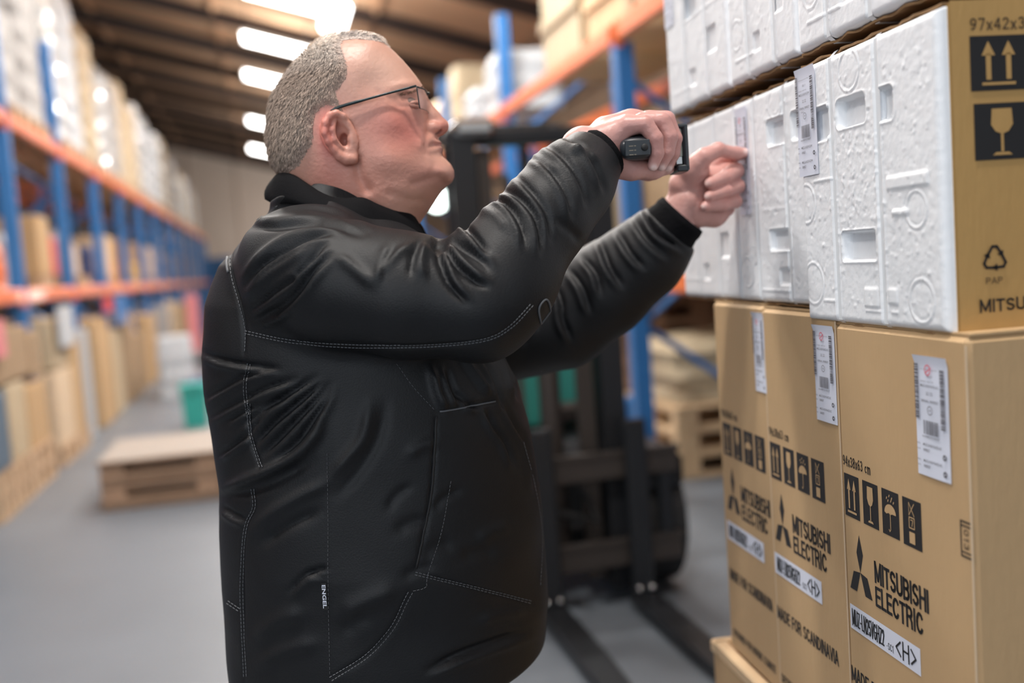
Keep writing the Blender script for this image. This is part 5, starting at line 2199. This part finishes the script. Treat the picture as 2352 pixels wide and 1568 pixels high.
Vt, Qt = mesh_sdf(sd_trousers, (-.32, -.30, .0), (.22, .30, 1.0), .009, 4)
Vt = smooth_mesh(Vt, Qt, 2)
mk('trousers', Vt, Qt, M_trouser, person)


for s_ in (-1, 1):
    def sd_shoe(P, s_=s_):
        d = sd_cone(P, (-.10, s_ * .105, .055), (.10, s_ * .12, .045), .048, .042)
        d = smin(d, sd_cone(P, (-.09, s_ * .105, .06), (-.07, s_ * .105, .13), .05, .05), .03)
        return smax(d, .004 - P[:, 2], .003)
    Vs, Qs = mesh_sdf(sd_shoe, (-.2, s_ * .11 - .1, 0), (.2, s_ * .11 + .1, .22), .007, 4)
    mk('shoe', smooth_mesh(Vs, Qs, 1), Qs, M_rubber, person)

# belt buckle glimpsed under the hem
bq = L(1100, 1556, -.06)
b = MB()
b.box(tow(bq + np.array([.012, 0, 0])), (.008, .045, .032), [FW, LF, UZ], bev=.003)
b.build('belt_buckle', M_gold, person)
b = MB()
for k in range(40):
    a = 2 * math.pi * k / 40
    for dz in (-.02, .02):
        b.v.append(tuple(tow(np.array([-.06 + .178 * math.cos(a), .197 * math.sin(a), .775 + dz]))))
b.f = [(2 * k, (2 * k + 2) % 80, (2 * k + 3) % 80, 2 * k + 1) for k in range(40)]
b.fm = [0] * 40
b.build('belt', M_rubber, person)

# ------------------------------------------------------------------ collar
def band_strip(top, bot, thick, m, name, n_extra=1, closed=False):
    b = MB()
    T_, B_ = np.array(top), np.array(bot)
    n = len(T_)
    rows = 5
    cen = (T_.mean(0) + B_.mean(0)) / 2
    V = []
    for layer in (0, 1):
        for i in range(n):
            for r_ in range(rows):
                f = r_ / (rows - 1)
                p = B_[i] * (1 - f) + T_[i] * f
                o = p - cen
                o[2] = 0
                o = o / (np.linalg.norm(o) + 1e-9)
                bul = .004 * math.sin(math.pi * f)
                V.append(p + o * (bul + (thick / 2 if layer else -thick / 2)))
    Fc = []
    m1 = n * rows
    for i in range(n - (0 if closed else 1)):
        for r_ in range(rows - 1):
            a = i * rows + r_
            c = ((i + 1) % n) * rows + r_
            Fc.append((a, a + 1, c + 1, c))
            Fc.append((m1 + a, m1 + c, m1 + c + 1, m1 + a + 1))
        for r_ in (0, rows - 1):
            a = i * rows + r_
            c = ((i + 1) % n) * rows + r_
            Fc.append((a, c, m1 + c, m1 + a) if r_ == 0 else (a, m1 + a, m1 + c, c))
    if not closed:
        for i in (0, n - 1):
            for r_ in range(rows - 1):
                a = i * rows + r_
                Fc.append((a, m1 + a, m1 + a + 1, a + 1) if i else (a, a + 1, m1 + a + 1, m1 + a))
    b.add([tow(p) for p in V], Fc)
    return b.build(name, m, person, True)


ctop_z = [(200, 1182), (262, 1122), (345, 1132), (450, 1195), (560, 1262), (690, 1302), (850, 1297), (960, 1345), (1080, 1392), (1180, 1412), (1222, 1438)]
clat = [0, -.036, -.058, -.074, -.082, -.084, -.082, -.074, -.062, -.048, -.036]
cbot_z = [(165, 1310), (240, 1345), (330, 1340), (450, 1370), (580, 1400), (720, 1450), (850, 1520), (980, 1580), (1100, 1640), (1220, 1680), (1330, 1690)]
clab = [0, -.05, -.078, -.096, -.106, -.110, -.106, -.096, -.082, -.062, -.040]
tn = [zz(*p, l_) for p, l_ in zip(ctop_z, clat)]
bn_ = [zz(*p, l_) for p, l_ in zip(cbot_z, clab)]
tn = crv(tn, 4)
bn_ = crv(bn_, 4)
mirr = lambda A: [p * np.array([1, -1, 1]) for p in A[1:]][::-1]
band_strip(mirr(tn) + tn, mirr(bn_) + bn_, .006, M_jacketdark, 'collar')

# ------------------------------------------------------------------ rib cuffs and jacket cuff edges
def ring_on(a, b, ra, rb, m, name, n=28, rows=6, flat=1.):
    a = np.array(a)
    b = np.array(b)
    bb = MB()
    pts = [tow(a + (b - a) * k / rows) for k in range(rows + 1)]
    rr = [(ra + (rb - ra) * k / rows) * (1 + (.03 if k % 2 else 0)) for k in range(rows + 1)]
    bb.tube(pts, rr, n)
    return bb.build(name, m, person, True)


wR0, wR1 = L(1340, 388, -.125), L(1385, 350, -.110)
ring_on(wR0, wR1, PX_(71, -.12), PX_(63, -.115), M_rib, 'rib_cuff')
wL0, wL1 = L(1518, 548, .134), L(1568, 492, .122)
ring_on(wL0, wL1, PX_(70, .12), PX_(62, .12), M_rib, 'rib_cuff')

# ------------------------------------------------------------------ stitching laid on the jacket surface
bvh = BVHTree.FromPolygons([tuple(p) for p in tow(Vj)], [tuple(q) for q in Qj.tolist()])


def hit(px, py, lift=.0012):
    r = ray(px, py)
    r = r / np.linalg.norm(r)
    h_, n_, i_, d_ = bvh.ray_cast(Vector(CAM), Vector(r))
    if h_ is None:
        return None, None
    n_ = np.array(n_)
    if np.dot(n_, r) > 0:
        n_ = -n_
    return np.array(h_) + n_ * lift, n_


def stitch(name, tf, lines, offs=(-3.2, 3.2), w=.0007, dash=6., gap=2.6):
    b = MB()
    for pts in lines:
        C_ = np.array(crv([tf(p) for p in pts], 8))
        for of in offs:
            t_ = np.gradient(C_, axis=0)
            t_ /= np.linalg.norm(t_, axis=1)[:, None] + 1e-9
            D_ = C_ + np.stack([-t_[:, 1], t_[:, 0]], 1) * of
            seg = np.concatenate([[0], np.cumsum(np.linalg.norm(np.diff(D_, axis=0), axis=1))])
            s_ = 0
            while s_ + dash < seg[-1]:
                q = [np.array([np.interp(s_ + e, seg, D_[:, 0]), np.interp(s_ + e, seg, D_[:, 1])]) for e in (0, dash)]
                A_, nA = hit(*q[0])
                B_, nB = hit(*q[1])
                s_ += dash + gap
                if A_ is None or B_ is None or np.linalg.norm(A_ - B_) > .02:
                    continue
                sd_ = nz(np.cross(B_ - A_, nA)) * w
                b.add([A_ - sd_, B_ - sd_, B_ + sd_, A_ + sd_, A_ + nA * w, B_ + nB * w], [(0, 1, 5, 4), (4, 5, 2, 3), (0, 4, 3), (1, 2, 5)])
    if b.v:
        o = b.build(name, M_stitch, jacket)
        return o


stitch('armhole_stitching', z3, [[(495, 225), (330, 350), (222, 500), (222, 640), (265, 800), (302, 960), (300, 1090)]], (-4.5,))
stitch('sleeve_stitching', z3, [[(310, 968), (600, 1022), (1000, 1047), (1400, 1042), (1700, 1010), (1850, 935), (1980, 800)]])
stitch('back_seam_stitching', z3, [[(335, 1150), (312, 1300), (345, 1550)]])
stitch('back_seam_stitching', z4, [[(283, 520), (292, 620), (245, 740), (226, 1000), (228, 1200), (245, 1540)]])
stitch('back_seam_stitching', z4, [[(262, 60), (272, 220), (330, 410)]])
stitch('yoke_stitching', z4, [[(150, 1132), (225, 1182)]])
stitch('hem_stitching', z4, [[(705, 1545), (900, 1420), (1035, 1270), (1105, 1130), (1140, 1065)]], (-5, 5))
stitch('pocket_stitching', z4, [[(1158, 978), (1400, 1035), (1620, 1090), (1790, 1135)]])
stitch('pocket_stitching', z4, [[(1350, 480), (1300, 750), (1225, 990), (1215, 1050), (1130, 1075)]], (0,), .0005)
stitch('panel_stitching', z4, [[(685, 330), (690, 700), (690, 1000), (700, 1540)]], (0,), .0004, 6, 4)
stitch('chest_stitching', z3, [[(1190, 1150), (1290, 1290), (1420, 1430)]], (0,), .0004, 6, 4)
stitch('chest_stitching', z4, [[(1740, 270), (1800, 500), (1840, 760), (1830, 1060)]], (0,), .0005)


def cord(name, tf, pts, r, m, lift=.001):
    P_ = [hit(*tf(p), lift)[0] for p in []]
    out = []
    for q in crv([tf(p) for p in pts], 6):
        h_, n_ = hit(q[0], q[1], lift)
        if h_ is not None and (not out or np.linalg.norm(h_ - out[-1]) < .05):
            out.append(h_)
    if len(out) > 2:
        b = MB()
        b.tube(out, r, 6)
        return b.build(name, m, jacket, True)


cord('pocket_zip', z4, [(1272, 130), (1262, 350), (1245, 560), (1200, 780), (1162, 950)], .0017, M_rubber)
cord('chest_pocket_edge', z4, [(1290, 105), (1400, 90), (1590, 50)], .0013, M_stitch)
cord('zip_pull', z8, [(612, 1170), (600, 1080), (640, 1030), (665, 1080), (655, 1200), (625, 1250), (612, 1170)], .0014, M_stitch)
cord('shoulder_seam_edge', z3, [(222, 480), (205, 560), (215, 620)], .002, M_stitch)

# side name tag with upright lettering, reading downwards
b = MB()
tp = []
for k in range(9):
    f = k / 8
    for u in (-7, 5):
        h_, n_ = hit(745 + 4 * f + u * 1.0, 1337 + 62 * f, .0016)
        tp.append(h_ if h_ is not None else tp[-1])
b.add(tp, [(2 * k, 2 * k + 1, 2 * k + 3, 2 * k + 2) for k in range(8)])
tg = b.build('name_tag', M_rubber, jacket)
V2, F2 = text_poly('ENGEL', 0, 0, 1, 1, .02)
b = MB()
P3 = []
for (u, v) in V2:      # u along the tag downwards, v across to the right
    h_, n_ = hit(745 + 4 * u - 5 + 8.5 * v, 1341 + 54 * u, .0026)
    P3.append(h_ if h_ is not None else np.zeros(3))
b.add(P3, F2)
b.build('tag_lettering', M_paper, tg)

# ------------------------------------------------------------------ eyes, brows, glasses
for s_ in (-1, 1):
    ye = surf_y(*Z1(1205, 622))
    ce_ = zz(1205, 622, ye)
    ce_ = ce_ + np.array([-.0020, .0098, 0])
    if s_ > 0:
        ce_ = ce_ * np.array([1, -1, 1])
    b = MB()
    b.ball(tow(ce_), .0112, 16)
    e_ = b.build('eye', M_eye, person, True)
    g = nz([.93, -.36 * -s_ * -1 if s_ < 0 else .36, -.02])
    b = MB()
    b.ball(tow(ce_ + np.array([.0052, s_ * .0064, -.0004])), .0052, 12)
    b.build('iris', M_iris, e_, True)
    # upper and lower lid
    for (za, m_) in ((1, 'upper_lid'), (-1, 'lower_lid')):
        b = MB()
        pts = []
        for k in range(7):
            f = k / 6
            an_ = math.radians(-95 + 130 * f)     # sweep around the ball from outside corner to nose
            dirv = np.array([math.cos(an_) if True else 0, s_ * -math.sin(an_), 0])
            hz_ = za * .0030 * math.sin(math.pi * min(1, max(0, f))) - .0008
            rr_ = math.sqrt(max(0, .0120 ** 2 - hz_ ** 2))
            pts.append(tow(ce_ + dirv * rr_ + np.array([0, 0, hz_])))
        b.tube(pts, [.0008] + [.0030] * 5 + [.0008], 8)
        b.build(m_, mat('eyelid_skin', (.52, .25, .19), .5), person, True)
    # brow: short hairs
    b = MB()
    rr_ = random.Random(3 + s_)
    for k in range(90):
        f = rr_.random()
        x_, y_ = 1120 + 165 * f, 560 - 62 * f + 12 * math.sin(f * 3) + rr_.uniform(-9, 9)
        p = on_head(*Z1(x_, y_), .0003)
        if s_ > 0:
            p = p * np.array([1, -1, 1])
        e = p + np.array([.003 + .003 * rr_.random(), s_ * .002, .0008 + .001 * rr_.random()])
        n_ = np.array([0, s_ * .0004, .0003])
        b.add([tow(p - n_), tow(p + n_), tow(e)], [(0, 1, 2)])
    b.build('eyebrow', M_brow, person)

gl = bpy.data.objects.new('glasses', None)
COL.objects.link(gl)
gl.parent = person
for s_ in (-1, 1):
    er = zz(655, 660, -.0835)
    mid_ = zz(940, 574, -.0805)
    hg = zz(1242, 493, -.068)
    hook = zz(622, 735, -.080)
    pts = [hook, er, mid_, hg]
    if s_ > 0:
        pts = [p * np.array([1, -1, 1]) for p in pts]
    b = MB()
    b.tube([tow(p) for p in crv(pts, 5)], [.0016] * 4 + [.0024] * 5 + [.0018] * 7, 8)
    b.build('temple_arm', M_frame, gl, True)
    # lens: curved sheet from the hinge to the nose
    lt_o, lt_i = zz(1245, 500, -.066), zz(1318, 535, -.012)
    lb_o, lb_i = zz(1268, 655, -.064), zz(1332, 688, -.012)
    b = MB()
    N_ = 8
    grid = []
    for j in range(N_ + 1):
        v = j / N_
        for i in range(N_ + 1):
            u = i / N_
            p = (lt_o * (1 - u) + lt_i * u) * (1 - v) + (lb_o * (1 - u) + lb_i * u) * v
            p = p + np.array([.0035 * math.sin(math.pi * u), 0, 0])
            if s_ > 0:
                p = p * np.array([1, -1, 1])
            grid.append(tow(p))
    b.add(grid, [(j * (N_ + 1) + i, j * (N_ + 1) + i + 1, (j + 1) * (N_ + 1) + i + 1, (j + 1) * (N_ + 1) + i) for j in range(N_) for i in range(N_)])
    b.build('lens', M_glass, gl, True)
    b = MB()
    b.tube([grid[i] for i in range(N_ + 1)], .0013, 6)
    b.tube([grid[i * (N_ + 1)] for i in range(N_ + 1)], .0009, 6)
    b.tube([grid[N_ * (N_ + 1) + i] for i in range(N_ + 1)], .0004, 6)
    b.build('rim', M_frame, gl, True)
b = MB()
b.tube([tow(zz(1318, 548, -.012)), tow(zz(1336, 545, 0)), tow(zz(1318, 548, .012) * 1.0)], .0014, 6)
b.build('bridge', M_frame, gl, True)

# ------------------------------------------------------------------ hair
region_z = [(1062, 226), (1010, 205), (900, 205), (800, 200), (735, 215), (730, 270), (760, 340), (790, 420), (785, 500), (740, 560), (705, 600), (722, 655), (760, 700), (770, 760),
            (735, 740), (700, 690), (640, 690), (575, 740), (555, 800), (560, 880), (545, 960), (500, 1020), (455, 1090), (380, 1130), (280, 1180), (120, 1200), (60, 800), (60, 300), (400, 60), (900, 60), (1120, 120), (1125, 230)]
region = np.array([gz1(*p) for p in region_z])
reg = poly_sd(GP, region).reshape(gx.shape)     # negative inside
reg = blur(reg, 1.5)


def hair_th(X, Z):
    r = samp(reg, X, Z)
    top = np.clip((Z - gz1(800, 330)[1]) / .04, 0, 1)
    return np.where(r < 0, np.clip(-r / .012, 0, 1) * (.0030 + .0025 * top), np.clip(-r * .6, -.006, 0))


def sd_hair(P):
    return sd_headcore(P) - hair_th(P[:, 0], P[:, 2])


Vp, Qp = mesh_sdf(sd_hair, hlo, hhi, .0028)
Vp = smooth_mesh(Vp, Qp, 1)
keep = samp(reg, Vp[:, 0], Vp[:, 2]) < .001
kq = keep[Qp].all(1)
Qp = Qp[kq]
used = np.unique(Qp)
mp_ = -np.ones(len(Vp), int)
mp_[used] = np.arange(len(used))
Vp, Qp = Vp[used], mp_[Qp]
Np = normals(Vp, Qp)


def hair_col(V):
    z = V[:, 2]
    x = V[:, 0]
    C = np.tile(np.array([.37, .285, .23]), (len(V), 1))
    top = np.clip((z - gz1(0, 420)[1]) / .05 + .3, 0, 1)[:, None]
    C = C * (1 - top * .85) + np.array([.95, .86, .77]) * top * .85
    edge = np.clip(1 + samp(reg, V[:, 0], V[:, 2]) / .018, 0, 1)[:, None]
    C = C * (1 - edge * .5) + np.array([.46, .30, .24]) * edge * .5
    return C


Vp = Vp + Np * (rsn.uniform(-.0008, .0010, len(Vp)))[:, None]
hair = mk('hair', Vp, Qp, M_hair, person, hair_col(Vp))
hair['label'] = 'short cropped grey hair'
# strands
rs = np.random.RandomState(9)
ns = 26000
qi = rs.randint(0, len(Qp), ns)
wv = rs.dirichlet(np.ones(4), ns)
base_p = (Vp[Qp[qi]] * wv[..., None]).sum(1)
base_n = nz
bn3 = (Np[Qp[qi]] * wv[..., None]).sum(1)
bn3 /= np.linalg.norm(bn3, axis=1)[:, None]
topw = np.clip((base_p[:, 2] - gz1(800, 400)[1]) / .05, 0, 1)[:, None]
flow = np.array([-.35, 0, -1.]) * (1 - topw) + np.array([.9, 0, .15]) * topw
flow = flow + rs.randn(ns, 3) * .2
flow -= bn3 * (flow * bn3).sum(1)[:, None]
flow /= np.linalg.norm(flow, axis=1)[:, None]
inner = np.clip(-samp(reg, base_p[:, 0], base_p[:, 2]) / .02, .25, 1)[:, None]
ln = (rs.uniform(.005, .009, (ns, 1)) + topw * .004) * inner
tipv = base_p + flow * ln * .8 + bn3 * ln * (.30 + .2 * rs.rand(ns, 1))
side = np.cross(flow, bn3)
side /= np.linalg.norm(side, axis=1)[:, None]
wd_ = .00036
midp = base_p + flow * ln * .38 + bn3 * ln * .30
Vs_ = np.stack([base_p - side * wd_, base_p + side * wd_, midp + side * wd_ * .8, midp - side * wd_ * .8, tipv + side * wd_ * .2, tipv - side * wd_ * .2], 1)
Qs_ = (np.arange(ns)[:, None, None] * 6 + np.array([[0, 1, 2, 3], [3, 2, 4, 5]])[None]).reshape(-1, 4)
sc = hair_col(base_p) * rs.uniform(.35, 2.0, (ns, 1))
so = mk('hair_strands', Vs_.reshape(-1, 3), Qs_, M_hair, hair, np.repeat(sc, 6, 0))
so['kind'] = 'stuff'

# ------------------------------------------------------------------ scanner in the right hand
sc_t = thing('handheld_scanner', 'dark handheld scanner gripped in the raised right hand', 'scanner', tuple(tow(L(1461, 341, -.10))))
b = MB()
secs = []
for k in range(9):
    f = k / 8
    lat = -.150 + .145 * f
    c = L(1461 + 8 * f, 341 - 4 * f, lat)
    s_ = [.72, .93, 1, 1, .98, .96, .95, .95, .95][k]
    hw, hh_ = PX_(43, lat) * s_, PX_(29, lat) * s_
    for j in range(24):
        a = 2 * math.pi * j / 24
        ca, sa = math.cos(a), math.sin(a)
        ex = .72
        secs.append(tow(c + np.array([math.copysign(abs(ca) ** ex, ca) * hw, 0, math.copysign(abs(sa) ** ex, sa) * hh_])))
b.add(secs, [(i * 24 + j, i * 24 + 24 + j, i * 24 + 24 + (j + 1) % 24, i * 24 + (j + 1) % 24) for i in range(8) for j in range(24)] + [tuple(range(24)), tuple(reversed(range(192, 216)))])
b.build('grip', M_scan, sc_t, True)
b = MB()
c = L(1461, 341, -.1515)
b.box(tow(c + np.array([.002, 0, .001])), (PX_(58, -.15), .002, PX_(36, -.15)), [FW, LF, UZ], bev=.003)
b.build('end_cap', M_scan, sc_t)
b = MB()
b.ball(tow(L(1481, 338, -.1535)), .0052, 12, sc=(1, .5, 1))
b.build('button', M_rubber, sc_t, True)
p = Flat(lambda a, b_, l=0.: tow(L(1461, 341, -.153) + np.array([a, -l, b_])))
for k in range(3):
    p.rect(-.010, .003 - .006 * k, -.004, .0045 - .006 * k, .0005)
    p.rect(-.003, .003 - .006 * k, .0, .0045 - .006 * k, .0005)
p.mb.build('end_print', mat('tan_print', (.16, .14, .11), .5), sc_t)
# head with the tall display frame
fx = L(1562, 341, -.07)
zt_, zb_ = L(1562, 287, -.07)[2], L(1562, 396, -.07)[2]
zc_, hz2 = (zt_ + zb_) / 2, (zt_ - zb_)
b = MB()
x1, x0 = L(1577, 341, -.07)[0], L(1540, 341, -.07)[0]
tl_ = math.radians(7)
hax = [FW * math.cos(tl_) - UZ * math.sin(tl_) * -1 * .35, LF, UZ]
yc = -.055
b.box(tow(np.array([x1 - .004, yc, zc_])), (.008, .062, hz2), [FW, LF, UZ], bev=.003)
b.box(tow(np.array([(x0 + x1) / 2, yc, zt_ - .003])), (x1 - x0, .062, .006), [FW, LF, UZ], bev=.002)
b.box(tow(np.array([x1 - .010, yc, zb_ + .005])), (.018, .062, .010), [FW, LF, UZ], bev=.002)
b.build('display_frame', M_scan, sc_t)
b = MB()
b.box(tow(np.array([x1 - .0145, yc, zc_ + .008])), (.012, .052, hz2 * .62), [FW, LF, UZ], bev=.002)
b.build('display', M_screen, sc_t)
b = MB()
b.box(tow(np.array([x1 - .014, yc, zb_ + .017])), (.012, .05, .014), [FW, LF, UZ], bev=.002)
b.build('keypad', M_chrome, sc_t)
b = MB()
b.box(tow(np.array([x0 - .006, -.035, zc_ + .004])), (.05, .05, .03), [FW, LF, UZ], bev=.006)
b.build('scanner_neck', M_scan, sc_t)
